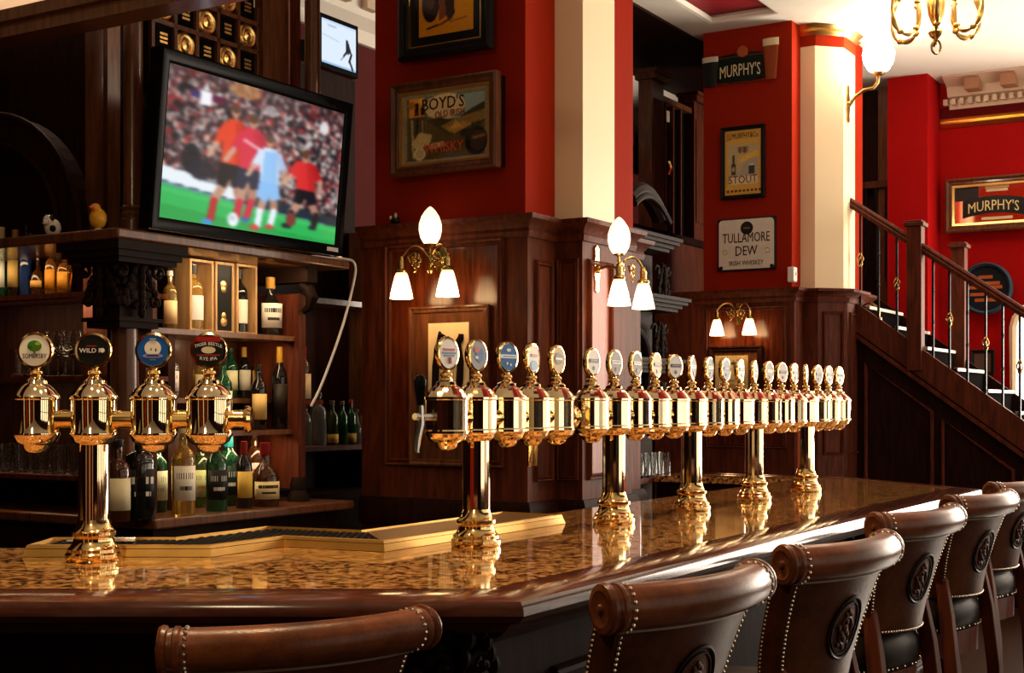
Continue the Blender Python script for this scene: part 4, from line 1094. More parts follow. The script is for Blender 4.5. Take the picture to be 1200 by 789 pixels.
# end shelf, left: bottles
ue = .68; ze = 1.9355
def epx(label, px, ytop, wpx, sty, glass, u=ue, **k):
    w = W(px, u); D = B(u, w).y; yb = 474 - (ze - 1.48) * 1600 / D
    return bottle(label, u, w, ze, (yb - ytop) / 1600 * D, wpx / 2 / 1600 * D, sty, glass, group='bottles on the end shelf', rot=-.9, **k)
epx('green bottle with white label at far left of the end shelf', 2, 268, 18, 'tall', 'green', lab='dfe6da', ink='3a7a3a', foil='c9b07a')
epx('tall dark bottle with gold foil neck on the end shelf', 18, 271, 17, 'tall', 'dark', lab='b89a5a', foil='a8743c')
epx('tall bottle with blue tint beside the gold foil one', 31, 266, 15, 'tall', 'blue', lab=None)
epx('slim bottle with copper neck on the end shelf', 36, 275, 13, 'tall', 'dark', u=.76, lab=None, foil='7a4a28')
epx('round flask with tan oval label on the end shelf', 45, 296, 18, 'round', 'brown', lab='c89a4a', cap='b07a30')
epx('amber bottle with orange label left of a matching one', 61, 290, 16, 'whisky', 'amber', lab='d08a2a', ink='f0c060', cap='c07828')
epx('amber bottle with orange label nearest the carved capital', 76, 296, 17, 'whisky', 'amber', lab='cf8f30', ink='f0c060', cap='b8701c')
epx('slim amber bottle standing behind the two orange-labelled ones', 69, 287, 9, 'tall', 'amber', u=.76, lab=None, cap='c98a3a')
def glass_mb(kind, h, r):
    if kind == 'wine': return MB().lathe([(0, 0), (r * .8, 0), (r * .78, .004), (.006, .010), (.005, h * .42), (r * .5, h * .48), (r * .95, h * .62), (r, h * .75), (r * .82, h), (r * .79, h), (r * .96, h * .75), (r * .9, h * .63), (r * .45, h * .50), (0, h * .47)], 18)
    return MB().lathe([(0, 0), (r * .8, 0), (r * .84, .006), (r, h), (r * .95, h), (r * .78, .014), (0, .012)], 18)
gms = {k: glass_mb(k, h, r).mesh('drinking_glass', 40) for k, h, r in (('tumbler', .12, .036), ('wine', .19, .042), ('mug', .135, .042))}
for m_ in gms.values(): m_.materials.append(M('clear_glass'))
def glass(label, kind, u, w, z, group):
    o = obj('drinking_glass', gms[kind], 'clear_glass'); o.location = B(u, w, z); return tag(o, label, 'glass', group)
ORD = ['first', 'second', 'third', 'fourth', 'fifth', 'sixth', 'seventh', 'eighth', 'ninth', 'tenth']; cnt = {}
for px, uu, kind in ((22, .66, 'tumbler'), (33, .74, 'tumbler'), (46, .74, 'tumbler'), (56, .64, 'wine'), (67, .74, 'wine'), (76, .64, 'wine'), (85, .74, 'wine'), (95, .66, 'wine')):
    cnt[kind] = cnt.get(kind, 0) + 1
    glass(ORD[cnt[kind] - 1] + (' stemmed glass from the left on the middle end shelf' if kind == 'wine' else ' tumbler from the left on the middle end shelf'), kind, uu, W(px, uu), 1.5955, 'glasses on the middle end shelf')
for i, px in enumerate((4, 14, 24, 36, 47, 58, 69, 80, 91, 101)):
    uu = .64 + .09 * (i % 2); glass(ORD[i] + ' clear tumbler from the left on the lowest end shelf', 'tumbler', uu, W(px, uu), 1.1905, 'tumblers on the lowest end shelf')

# ornaments on the upper shelf
uo = .43; wo = W(115, uo)
dk_ = thing('duck_ornament', 'small yellow duck ornament on the upper shelf corner', 'ornament', B(uo, wo, 2.1405), RZ)
obj('body', MB().ell((0, 0, .055), (.034, .032, .040), 16, 10), flat('d99a1c', .3, .3), dk_)
obj('head', MB().ell((-.012, 0, .093), (.020, .019, .019), 14, 8), flat('d9952a', .3, .3), dk_)
obj('beak', MB().lathe([(.009, 0), (.006, .012), (0, .018)], 10, Matrix.Translation((-.030, -.004, .093)) @ Matrix.Rotation(-pi / 2, 4, 'Y')), flat('c9542a', .4), dk_)
obj('foot', MB().lathe([(0, 0), (.020, 0), (.018, .008), (.010, .018), (0, .018)], 14), flat('c8b8a0', .4), dk_)
uo = .43; wo = W(62, uo)
dg_ = thing('dog_ornament', 'white dog ornament with black patches beside the arch', 'ornament', B(uo, wo, 2.1405), LEFT)
obj('body', MB().ell((0, 0, .035), (.034, .03, .036), 14, 9).ell((-.002, -.018, .062), (.024, .022, .023), 12, 8).ell((.0, -.038, .054), (.012, .012, .010), 10, 6), flat('d9d2c4', .35, .2), dg_)
obj('black_patch', MB().ell((-.020, -.018, .075), (.009, .010, .014), 10, 6).ell((.018, -.020, .072), (.009, .010, .014), 10, 6).ell((.02, -.018, .03), (.014, .012, .014), 10, 6).ell((0, -.049, .056), (.005, .004, .004), 8, 5), flat('17130f', .4), dg_)
obj('tan_ear', MB().ell((-.030, -.004, .05), (.012, .014, .024), 10, 6), flat('b4702c', .4), dg_)
fgp = B(2.14, W(463, 2.14), DZ + .0005)
fg = thing('bird_ornament', 'tiny black and white ornament on top of the wainscot', 'ornament', fgp, LEFT)
obj('body', MB().ell((0, 0, .022), (.026, .02, .022), 12, 8).box(-.03, .03, -.018, .018, 0, .006), flat('1a1714', .35), fg)
obj('white_tuft', MB().ell((.012, -.012, .045), (.008, .007, .014), 8, 6).ell((-.016, -.014, .036), (.008, .006, .010), 8, 6), flat('e4ded2', .4), fg)

# ================================================================== TELEVISION
tvu0, tvu1, tvw = U(172, 1.86), U(398, 1.86), 1.86
TW = tvu1 - tvu0; TH = .705
tv = thing('television', 'large flat television showing a football match on the upper shelf', 'television', B((tvu0 + tvu1) / 2, tvw, 2.158), RZ)
tilt = obj('housing', MB().box(-TW / 2, TW / 2, 0, .05, 0, TH).box(-TW * .35, TW * .35, .04, .09, .1, TH - .1), 'black_gloss', tv, bevel=.006); tilt.rotation_euler = (radians(5.5), 0, 0)
bz = .055
obj('bezel', MB().sweep([(-TW / 2, .0), (TW / 2, .0), (TW / 2, TH), (-TW / 2, TH)], [(0, -.002), (0, .012), (.008, .018), (.04, .014), (bz, .006), (bz, -.002)], closed=True, mat=UPR), 'black_gloss', tilt)
obj('chrome_edge', MB().tube([(-TW / 2, -.012, .004), (TW / 2, -.012, .004)], .004, 6), 'steel', tilt)
obj('sticker', MB().box(TW / 2 - .12, TW / 2 - .04, -.0195, -.0182, .022, .04), flat('b8b8b8'), tilt)
P = Paint(200, 112, '1d1a1e'); rs = np.random.RandomState(11)
cols = ['8c2a2c', 'b9b0ab', '3a2a30', 'c9c0bd', '6d1c22', '242028', '9d8d88', 'd8b8a8', '51323a', 'a83a38', '161418', '7f6f70']
for k in range(2600):
    x, y = rs.rand() * 1.02, rs.rand() * .76
    P.ell(x, y, .008 + .008 * rs.rand(), .010 + .012 * rs.rand(), cols[rs.randint(len(cols))], .8)
P.blur(1)
P.rect(0, 1, 0, .10, '4a2c2c', .35)
P.poly([(0, .66), (.45, .73), (1, .80), (1, .90), (.5, .84), (0, .77)], '23303c', .9)
P.poly([(0, .66), (.42, .70), (.42, .80), (0, .75)], 'dfe8ee'); P.poly([(0, .755), (.45, .81), (1, .86), (1, .885), (.45, .84), (0, .785)], '7fb7c4', .7)
P.poly([(0, .775), (.5, .825), (1, .86), (1, 1), (0, 1)], '2fae54'); P.poly([(0, .90), (1, .98), (1, 1), (0, 1)], '279a48'); P.poly([(0, .79), (.5, .84), (1, .875), (1, .90), (.5, .87), (0, .82)], '49bf6a', .6)
P.ell(.14, .58, .05, .10, '16161e', .9); P.ell(.19, .64, .06, .07, '1c2030', .9)
def player(x, top, bot, shirt, dark, shorts, sock, boot, lean=0., k=1., step=.05):
    H = bot - top; f = lambda dx, t: (x + dx * k + lean * (1 - t), top + H * t)
    P.line(f(-.015, .62), f(-step - .01, .80), .020 * k, 'b98a74'); P.line(f(-step - .01, .80), f(-step - .02, .96), .016 * k, sock)
    P.line(f(.025, .62), f(step, .78), .020 * k, 'a97a66'); P.line(f(step, .78), f(step - .015, .93), .016 * k, sock)
    P.ell(*f(-step - .035, .985), .030, .020, boot); P.ell(*f(step - .02, .955), .026, .018, boot)
    P.poly([f(-.045, .46), f(.048, .46), f(.062, .64), f(.015, .68), f(0, .60), f(-.02, .69), f(-.062, .66)], shorts)
    P.poly([f(-.030, .12), f(.035, .12), f(.058, .24), f(.050, .49), f(-.046, .49), f(-.052, .26)], shirt)
    P.poly([f(.005, .14), f(.035, .12), f(.058, .24), f(.050, .49), f(.02, .49)], dark, .6)
    P.line(f(-.040, .18), f(-.075, .34), .018 * k, shirt); P.line(f(-.075, .34), f(-.105, .45), .012 * k, 'c49a84')
    P.line(f(.045, .18), f(.078, .34), .018 * k, dark); P.line(f(.078, .34), f(.075, .46), .012 * k, 'b48a74')
    P.ell(*f(.0, .055), .020 * k, .040 * k, 'b8826a'); P.ell(*f(.0, .03), .021 * k, .026 * k, '5a3a2a')
P.ell(.30, .62, .20, .10, '2a2228', .5)
player(.345, .16, .985, 'd9401f', 'b02818', '1c1418', 'b8242a', '3f8fd0', .01, 1.15, .055)
player(.445, .20, .95, 'cc2840', 'b01c34', '1c2038', 'c8243a', '3a62a0', .01, 1.25, .02)
P.line((.415, .38), (.50, .42), .012, 'e8c8cc', .7)
player(.575, .31, .97, 'c9d8ea', '9fb8d8', '86b4e4', 'dfe8f2', 'c04a3a', -.02, 1.15, .03)
P.poly([(.53, .42), (.60, .42), (.61, .66), (.55, .80), (.52, .64)], '7fb4e8', .85)
player(.80, .36, .92, 'cf2c2c', 'a81c20', '18161c', '2a2024', '2a2a30', -.03, 1.2, .06)
P.ell(.71, .86, .03, .05, '7a3a34'); P.ell(.38, .93, .030, .048, 'e4ebee'); P.ell(.375, .92, .016, .022, 'b8c4cc')
P.rect(.115, .165, .135, .175, '3a3064'); P.rect(.165, .225, .125, .215, 'eceaf0'); P.rect(.225, .295, .135, .175, '5a1c3a'); P.poly([(.175, .12), (.195, .055), (.215, .12)], 'f0f0f0', .8)
P.ell(.875, .155, .030, .05, 'e8e4e4', .85); P.ell(.55, .14, .04, .04, 'e2dcda', .5); P.ell(.40, .05, .09, .05, 'c08a50', .6)
P.blur(2)
for _ in range(3): P.a[:, 1:-1] = (P.a[:, :-2] + P.a[:, 1:-1] + P.a[:, 2:]) / 3
scr = picture('screen', P, TW - 2 * bz + .006, TH - 2 * bz + .006, 'screen_picture', tilt, (0, -.0065, TH / 2))
obj('wall_bracket', MB().box(-.2, .2, .09, .36, .2, .5), 'black_satin', tv)
cb_ = [(TW / 2 - .20, .0, -.012), (TW / 2 - .08, -.01, -.010), (TW / 2 - .02, -.055, -.012), (TW / 2 + .0, -.085, -.03), (TW / 2 - .005, -.09, -.10), (TW / 2 - .085, -.085, -.32), (TW / 2 - .20, -.06, -.58), (TW / 2 - .255, -.03, -.70)]
Pm = [Vector(p) for p in cb_]; sm = []
for i in range(len(Pm) - 1):
    a, b, c, d = Pm[max(0, i - 1)], Pm[i], Pm[i + 1], Pm[min(len(Pm) - 1, i + 2)]
    for q in range(5):
        tt = q / 5; sm.append(.5 * ((2 * b) + (c - a) * tt + (2 * a - 5 * b + 4 * c - d) * tt ** 2 + (3 * b - a - 3 * c + d) * tt ** 3))
obj('cable', MB().tube(sm, .006, 6), 'white_plastic', tv)
# plaque display above the television
pw_ = 2.24
ua, ub_ = U(178, pw_), U(306, pw_)
pd_ = thing('plaque_display', 'dark wooden grid of round and oblong brass plaques above the television', 'display', B(ua, pw_, 2.84), RZ)
L_ = ub_ - ua
obj('backing', MB().box(0, L_, .02, .06, 0, .5), 'mahogany_dark', pd_)
step = L_ / 5.2
for j in range(4):
    obj('rail', MB().box(0, L_, 0, .02, .01 + j * step, .03 + j * step), 'walnut', pd_)
for i in range(6): obj('divider', MB().box(i * step, i * step + .018, 0, .02, .0, .5), 'walnut', pd_)
for j in range(4):
    for i in range(5):
        cx, cz = (i + .58) * step, .02 + (j + .5) * step
        if cz > .49: continue
        if (i + j) % 2 == 0:
            o = obj('round_plaque', MB().lathe([(0, 0), (.058, 0), (.058, .006), (.050, .012), (.044, .008), (.036, .008), (.030, .013), (.022, .009), (0, .014)], 24, UPR), 'gold_leaf', pd_); o.location = (cx, .018, cz)
        else:
            o = obj('oblong_plaque', MB().box(-.042, .042, -.008, .01, -.05, .05), 'black_gloss', pd_); o.location = (cx, .018, cz)
            for q in range(3):
                o2 = obj('engraved_bar', MB().box(-.022, .022, -.011, -.007, -.022 + q * .018, -.012 + q * .018), 'gold_leaf', o)

# ================================================================== REAR ALCOVE
ra_ = thing('rear_shelving', 'dark shelving in the shadowed alcove behind the pillar', 'shelves', B(2.3, 2.65))
obj('shelf', MB().box(-.1, 1.1, 0, .3, 1.225, 1.25), 'mahogany', ra_)
obj('shelf', MB().box(-.1, 1.1, 0, .3, 2.03, 2.06), 'walnut', ra_)
obj('back_board', MB().box(-.1, U(416, 2.95) - 2.3, .3, .33, 0, 3.42), 'mahogany_dark', ra_)
obj('side_board', MB().box(.92, .95, -.02, .3, 0, 2.5), 'walnut', ra_)
obj('base', MB().box(-.1, 1.1, -.1, .3, 0, 1.0), 'mahogany_dark', ra_)
for k, (px, yt, wp, sty, gls, lab, lb) in enumerate(((358, 470, 13, 'tall', 'clear', None, 'clear bottle at left of the alcove shelf'), (373, 459, 19, 'whisky', 'clear', None, 'largest clear spirit bottle on the alcove shelf'), (389, 469, 15, 'tall', 'olive', 'c8a23a', 'olive bottle with yellow label on the alcove shelf'),
        (401, 470, 13, 'tall', 'green', None, 'slim green bottle on the alcove shelf'), (411, 469, 13, 'tall', 'green', 'b08a3a', 'green bottle with red top on the alcove shelf'), (418, 480, 12, 'squat', 'clear', None, 'short clear bottle near the alcove edge'), (427, 476, 15, 'whisky', 'clear', None, 'pale bottle at right end of the alcove shelf'))):
    bpx(lb, px, yt, 520, 2.78, 1.2505, wp, sty, gls, lab=lab, cap='a03028' if px == 411 else '6a5a4a', group='bottles on the alcove shelf', lr=(.05, .25) if lab else None)
wbk_ = 2.05
sb = thing('bracket_shelf', 'small wooden bracket shelf on the side of the back bar', 'shelf', B(1.587, 2.0, 1.50), RZ)
obj('board', MB().box(0, .14, -.06, .10, -.02, 0), 'mahogany', sb); obj('brace', MB().plate([(0, -.02), (.11, -.02), (0, -.12)], .0, .02), 'mahogany', sb)
bottle('clear bottle with red cap and cream label on the bracket shelf', 1.655, 2.0, 1.5005, .24, .034, 'tall', 'brown', lab='e6d3a8', cap='b01c1c', foil='b01c1c', lr=(.02, .5))
# second screen in the alcove
wv = 3.1; ua, ub_ = U(377, wv), U(417, wv)
t = thing('small_television', 'small wall screen with an ice hockey player in the alcove', 'television', B(ua, wv, Z(72, ua, wv)), RZ)
hw_, hh_ = ub_ - ua, Z(20, ua, wv) - Z(72, ua, wv)
obj('housing', MB().box(-.03, hw_ + .03, .004, .06, -.03, hh_ + .03), 'black_gloss', t, bevel=.004); obj('mount', MB().box(hw_ * .3, hw_ * .7, .06, .31, hh_ * .3, hh_ * .7), 'black_satin', t)
Q = Paint(80, 56, 'd6e4f4'); Q.rect(0, 1, 0, .06, 'b9cfe8'); Q.rect(0, 1, .95, 1, '8fb4d8'); Q.line((0, .36), (.5, .42), .01, 'aebfd4'); Q.ell(.30, .12, .14, .02, '9db4cc')
Q.ell(.73, .36, .035, .045, '14161e'); Q.poly([(.70, .40), (.78, .38), (.86, .58), (.78, .66), (.70, .60)], '161a26'); Q.line((.72, .60), (.64, .70), .022, '161a26'); Q.line((.64, .72), (.54, .82), .010, '6a7684'); Q.line((.80, .64), (.88, .66), .028, 'e4e8ee'); Q.line((.86, .62), (.80, .80), .028, '161a26'); Q.line((.82, .80), (.90, .96), .026, '161a26'); Q.blur(1)
picture('screen', Q, hw_, hh_, 'screen_picture', t, (hw_ / 2, .0, hh_ / 2))

# ================================================================== PICTURES AND SIGNS
def on_left_face(u, px0, px1, py0, py1):
    # rectangle on a face u=const (looking -u): centre, width, height
    wa, wb_ = W(px0, u), W(px1, u); wm = (wa + wb_) / 2
    return B(u, wm, (Z(py0, u, wm) + Z(py1, u, wm)) / 2), wa - wb_, Z(py0, u, wm) - Z(py1, u, wm)
# whisky mirror picture on the near pillar
uf = 2.18 - .06
c, w_, h_ = on_left_face(uf, 463, 587, 93, 203)
t = thing('framed_picture', 'framed landscape whisky advertisement on red pillar above wall lamp', 'picture', c, LEFT); 
fw = .045
obj('frame', frame_mb(w_ - 2 * fw, h_ - 2 * fw, fw, .05), 'walnut', t)
obj('gilt_slip', MB().sweep(rect_path(w_ - 2 * fw, h_ - 2 * fw), [(0, .012), (0, .030), (.012, .026), (.014, .012)], closed=True, mat=UPR), 'gold_leaf', t)
obj('backing', MB().box(-w_ / 2 + .01, w_ / 2 - .01, 0, .055, -h_ / 2 + .01, h_ / 2 - .01), 'mahogany_dark', t)
pw, ph = w_ - 2 * fw, h_ - 2 * fw
P = Paint(130, 96, '6f674e'); P.noise(.03)
P.rect(.08, .93, .09, .93, '4a4228'); P.poly([(.30, .10), (.93, .10), (.93, .50), (.60, .42), (.42, .40), (.30, .35)], '6f8480')
P.ell(.50, .24, .22, .17, 'b5a476'); P.poly([(.30, .40), (.45, .38), (.60, .45), (.78, .32), (.93, .24), (.93, .60), (.30, .62)], '2c2a1a')
P.poly([(.45, .50), (.62, .42), (.93, .34), (.93, .48), (.7, .52), (.55, .60)], '6f5a2a'); P.poly([(.30, .42), (.55, .62), (.80, .60), (.93, .50), (.93, .93), (.30, .93)], '453a1e')
P.poly([(.50, .52), (.70, .46), (.80, .52), (.60, .62)], '8a6a30'); P.poly([(.55, .56), (.62, .44), (.70, .54)], 'b08a40', .7)
P.rect(.10, .28, .09, .34, 'b37a2a'); P.poly([(.16, .32), (.17, .16), (.21, .16), (.21, .32)], '1a140c'); P.poly([(.23, .32), (.23, .22), (.27, .22), (.28, .32)], '20180c'); P.ell(.13, .18, .04, .05, '8a5a20'); P.ell(.24, .14, .04, .04, 'd09a40')
P.rect(.10, .28, .34, .92, '3e3a26'); P.line((.13, .38), (.15, .88), .012, '8a7e58'); P.line((.20, .38), (.18, .60), .012, '20180c'); P.line((.25, .40), (.26, .75), .010, '7a6a40'); P.poly([(.12, .70), (.22, .55), (.36, .60), (.34, .70), (.20, .80)], '9c8c60'); P.poly([(.30, .72), (.48, .70), (.52, .76), (.34, .80)], '8f8868')
P.ell(.22, .84, .065, .085, 'a69a72'); P.ell(.22, .84, .045, .06, '8f8460')
P.ell(.84, .74, .12, .19, '15110c'); P.ell(.86, .74, .085, .14, '2c2216'); P.line((.82, .70), (.92, .68), .02, '6a4a24')
P.ell(.74, .62, .08, .05, '1c160e'); P.noise(.03); P.blur(1); P.a = np.clip(P.a * 1.35, 0, 1)
picture('print', P, pw, ph, 'print_glazed', t, (0, -.016, 0))
text("BOYD'S", .080, flat('15100a'), t, (-.01, -.019, ph * .30), bend=-.10, sx=.9)
text('OLD IRISH', .046, flat('8a3a24'), t, (.03, -.019, ph * .155), bend=-.2, sx=.8)
text('WHISKY', .066, flat('d8481c'), t, (-.005, -.019, -ph * .29), sx=.9)
# poster at top of the near pillar
c, w_, h_ = on_left_face(uf, 472, 579, -60, 66)
t = thing('framed_picture', 'amber poster in wide black frame at top of the near pillar', 'picture', c, LEFT)
fw = .055
obj('frame', frame_mb(w_ - 2 * fw, h_ - 2 * fw, fw, .05), 'black_satin', t)
obj('mount', MB().box(-w_ / 2 + fw, w_ / 2 - fw, -.012, .055, -h_ / 2 + fw, h_ / 2 - fw), 'black_satin', t)
obj('gilt_slip', MB().sweep(rect_path(w_ - 2 * fw, h_ - 2 * fw), [(0, .012), (0, .028), (.006, .028), (.006, .012)], closed=True, mat=UPR), 'gold_leaf', t)
P = Paint(80, 100, 'd08c1a'); P.noise(.03); P.ell(.22, .50, .16, .28, '1c0f0a'); P.ell(.22, .45, .08, .14, '4a2a1a'); P.poly([(.36, .3), (.48, .3), (.5, .72), (.38, .78)], '7a3a1c'); P.poly([(.48, .3), (.64, .3), (.66, .70), (.56, .82), (.50, .70)], '2a1710'); P.line((.40, .84), (.60, .76), .02, '5a2a12')
P.line((.16, .88), (.36, .84), .016, '3a2010'); P.line((.40, .84), (.52, .80), .018, '7a3a18'); P.line((.58, .82), (.88, .78), .012, '8a5a18'); P.rect(.70, .95, .2, .34, 'c06a18', .6); P.blur(1)
picture('print', P, w_ - 2 * fw - .10, h_ - 2 * fw - .10, 'print_glazed', t, (0, -.014, 0))
# harp picture on the wainscot
c, w_, h_ = on_left_face(2.15 - .012, 482, 573, 360, 545)
t = thing('harp_panel', 'wooden panel with dark harp emblem on cream card behind the fonts', 'picture', c, LEFT)
obj('panel', MB().box(-w_ / 2, w_ / 2, -.006, .008, -h_ / 2, h_ / 2), 'walnut', t, bevel=.003)
obj('frame', frame_mb(w_ - .05, h_ - .05, .03, .02), 'walnut', t)
cw3 = w_ * .52; cx3 = -.0
obj('card', MB().box(cx3 - cw3 / 2, cx3 + cw3 / 2, -.010, -.005, h_ / 2 - .60, h_ / 2 - .075), 'cream_card', t)
zt = h_ / 2 - .10
hp = MB()
hp.tube([(-.060, -.017, zt - .50), (-.066, -.017, zt - .40), (-.070, -.017, zt - .30), (-.066, -.017, zt - .18), (-.05, -.017, zt - .08), (-.025, -.017, zt - .03)], [.017, .018, .018, .018, .017, .014], 8)
hp.tube([(-.050, -.018, zt - .09), (-.030, -.018, zt - .03), (-.005, -.018, zt - .05), (.02, -.018, zt - .09), (.05, -.018, zt - .085), (.075, -.018, zt - .05), (.078, -.018, zt - .03)], [.016, .022, .018, .017, .017, .016, .012], 8)
hp.tube([(.062, -.018, zt - .08), (.074, -.018, zt - .16), (.070, -.018, zt - .25), (.045, -.018, zt - .36), (.0, -.018, zt - .45), (-.05, -.018, zt - .50)], [.014, .017, .017, .015, .013, .012], 8)
obj('harp_emblem', hp, 'ebony_carving', t)
sg = MB()
for k in range(7):
    x = -.045 + k * .015; sg.tube([(x, -.013, zt - .08), (x, -.013, zt - .46 + .30 * max(0, (k - 2)) / 9)], .0012, 4)
obj('harp_strings', sg, 'antique_brass', t)
# signs on the far pillar
uf = 6.57 - .02
c, w_, h_ = on_left_face(uf, 826, 911, 60, 98)
t = thing('shaped_sign', 'black stout sign with two beer glasses at top of far pillar', 'sign', c, LEFT)
m = MB(); el = [(w_ * .47 * cos(a), h_ * .46 * sin(a)) for a in np.linspace(0, 2 * pi, 33)[:-1]]
el = [(math.copysign(abs(x / (w_ * .47)) ** .7, x) * w_ * .47, math.copysign(abs(z / (h_ * .46)) ** .8, z) * h_ * .44) for x, z in el]
obj('board', m.plate(el, -.012, .015), plain('sign_green_black', (.006, .012, .010), rough=.3, var=0), t)
text("MURPHY'S", .130, flat('dccfa4'), t, (.0, -.016, -.025), bend=-.35, sx=.56)
for zz in (.085, -.115): obj('gold_rule', MB().tube([(-.22 + .44 * k / 12, -.014, zz - .10 * ((-.22 + .44 * k / 12) ** 2) * 4 * .4) for k in range(13)], .004, 4), 'gold_leaf', t)
def pint(parent, x, z, h, r0, r1, beer, head):
    b = obj('pint_glass', MB().lathe([(0, 0), (r0, 0), (r0, .01), (r1 * .95, h * .75), (r1, h * .82), (0, h * .82)], 20, Matrix.Translation((x, -.014, z)) @ Matrix.Diagonal((1, .25, 1, 1))), beer, parent)
    obj('beer_head', MB().lathe([(0, h * .82), (r1, h * .82), (r1, h), (0, h * 1.01)], 20, Matrix.Translation((x, -.014, z)) @ Matrix.Diagonal((1, .25, 1, 1))), head, b)
pint(t, -w_ * .415, -h_ * .5, h_ * .92, .048, .066, flat('0c0a08', .3), flat('cfc6b4'))
pint(t, w_ * .42, -h_ * .50, h_ * 1.25, .042, .064, flat('8a3c14', .3), flat('d8c8a0'))
obj('crest', MB().lathe([(0, 0), (.045, 0), (.04, .008), (0, .01)], 16, Matrix.Translation((.02, -.012, .115)) @ UPR), flat('a8502a'), t)
c, w_, h_ = on_left_face(uf, 846, 897, 148, 233)
t = thing('framed_poster', 'yellow stout poster in thin black frame on far red pillar', 'poster', c, LEFT)
obj('frame', frame_mb(w_ - .06, h_ - .06, .03, .03), 'black_satin', t)
P = Paint(70, 120, 'c8992a'); P.noise(.04); P.rect(.06, .94, .03, .97, 'd0a436'); P.rect(.10, .90, .22, .82, 'a9a08a'); P.poly([(.10, .22), (.90, .22), (.90, .36), (.55, .48), (.45, .62), (.10, .70)], 'b8a878')
P.rect(.18, .30, .52, .68, '1c140e'); P.rect(.215, .265, .38, .54, '241a12'); P.ell(.24, .60, .04, .04, 'c09a4a'); P.rect(.66, .82, .56, .68, '171210'); P.rect(.66, .82, .535, .56, 'd8ccb0')
P.line((.40, .46), (.90, .38), .045, 'd8b040'); P.rect(.36, .64, .26, .34, '8a5a20', .8); P.rect(.40, .44, .27, .36, '5a3414'); P.rect(.52, .58, .27, .36, '5a3414'); P.rect(.14, .90, .71, .83, 'dccfa8'); P.noise(.03); P.blur(1)
pw, ph = w_ - .06, h_ - .06
picture('print', P, pw, ph, 'print', t, (0, -.012, 0)); obj('backing', MB().box(-pw / 2, pw / 2, -.008, .015, -ph / 2, ph / 2), 'black_satin', t)
text('J.J.MURPHY&Co', .062, flat('3a2410'), t, (0, -.014, ph * .41), sx=.6); text('STOUT', .085, flat('6a1a10'), t, (0, -.014, -ph * .27), sx=.85)
text('MURPHY', .040, flat('f0d060'), t, (.05, -.014, ph * .08), rot=(pi / 2, -.5, 0), sx=.9)
for k in range(9): obj('small_print', MB().box(-.13 + k * .032, -.11 + k * .032, -.0135, -.012, -ph * .455, -ph * .42), flat('5a3a10'), t)
c, w_, h_ = on_left_face(uf, 841, 909, 255, 317)
t = thing('enamel_sign', 'white enamel whiskey sign with worn black edges on far pillar', 'sign', c, LEFT)
obj('plate', MB().box(-w_ / 2, w_ / 2, -.002, .018, -h_ / 2, h_ / 2), flat('14110e', .3), t, bevel=.003)
r = .03; pts = []
for sx, sz, a0 in ((1, -1, -pi / 2), (1, 1, 0), (-1, 1, pi / 2), (-1, -1, pi)):
    for k in range(5):
        a = a0 + k / 4 * pi / 2; pts.append((sx * (w_ / 2 - r - .012) + r * cos(a), sz * (h_ / 2 - r - .012) + r * sin(a)))
obj('enamel_face', MB().plate(pts, -.004, -.001), plain('enamel_white', (.72, .67, .56), rough=.25, var=.1, scale=12), t)
obj('emblem', MB().lathe([(0, 0), (.05, 0), (.05, .001), (0, .0012)], 24, Matrix.Translation((.005, -.004, h_ * .30)) @ UPR), flat('181210'), t)
obj('emblem_bar', MB().box(-.022, .030, -.0065, -.005, h_ * .285, h_ * .315), flat('7a5a4a'), t)
text('TULLAMORE', .105, flat('16120f'), t, (0, -.0055, .045), sx=.64, bold=.0004); text('DEW', .105, flat('16120f'), t, (0, -.0055, -.055), sx=.75, bold=.0004); text('IRISH WHISKEY', .050, flat('2a2420'), t, (0, -.0055, -.145), sx=.82)
for sx in (-1, 1):
    obj('corner_chip', MB().lathe([(0, 0), (.016, 0), (.012, .0012), (0, .0012)], 8, Matrix.Translation((sx * (w_ / 2 - .03), -.0042, -h_ / 2 + .025)) @ UPR), flat('1a1411'), t)
    obj('flourish', MB().tube([(sx * (.17 + .018 * cos(a)), -.005, -.055 + .018 * sin(a)) for a in np.linspace(0, 2 * pi, 13)[:-1]], .003, 4, closed=True), flat('b8a888'), t)
uf2 = v0 - .03 - .012
c, w_, h_ = on_left_face(uf2, 832, 894, 406, 475)
t = thing('framed_print', 'small framed old document under the twin wall lamp', 'picture', c, LEFT)
obj('frame', frame_mb(w_ - .08, h_ - .08, .04, .03), 'mahogany_dark', t); obj('mount', MB().box(-w_ / 2 + .03, w_ / 2 - .03, -.006, .01, -h_ / 2 + .03, h_ / 2 - .03), 'walnut', t)
P = Paint(50, 56, 'c8b07c'); P.noise(.06); P.line((.15, .22), (.62, .20), .03, '3a3228', .8); P.line((.55, .14), (.60, .40), .014, '2a2420'); P.line((.3, .62), (.6, .62), .014, '7a5a34', .7); P.rect(.38, .62, .70, .82, '9a7440', .7); P.rect(.74, .98, .1, .98, 'a9925c', .6); P.blur(1)
picture('print', P, w_ * .62, h_ - .14, 'print_glazed', t, (-w_ * .08, -.008, 0))
# white control box by the far pillar
uu = 6.67; t = thing('thermostat', 'small white control box on the far pillar above the wainscot', 'control box', B(U(940, 1.29), 1.37, Z(333, 6.7, 1.38)), RZ)
obj('box', MB().box(-.04, .04, -.03, .02, 0, .11), 'white_plastic', t, bevel=.006); obj('dial', MB().lathe([(0, 0), (.012, 0), (.010, .006), (0, .006)], 14, Matrix.Translation((0, -.03, .06)) @ UPR), flat('c8c0b4'), t)

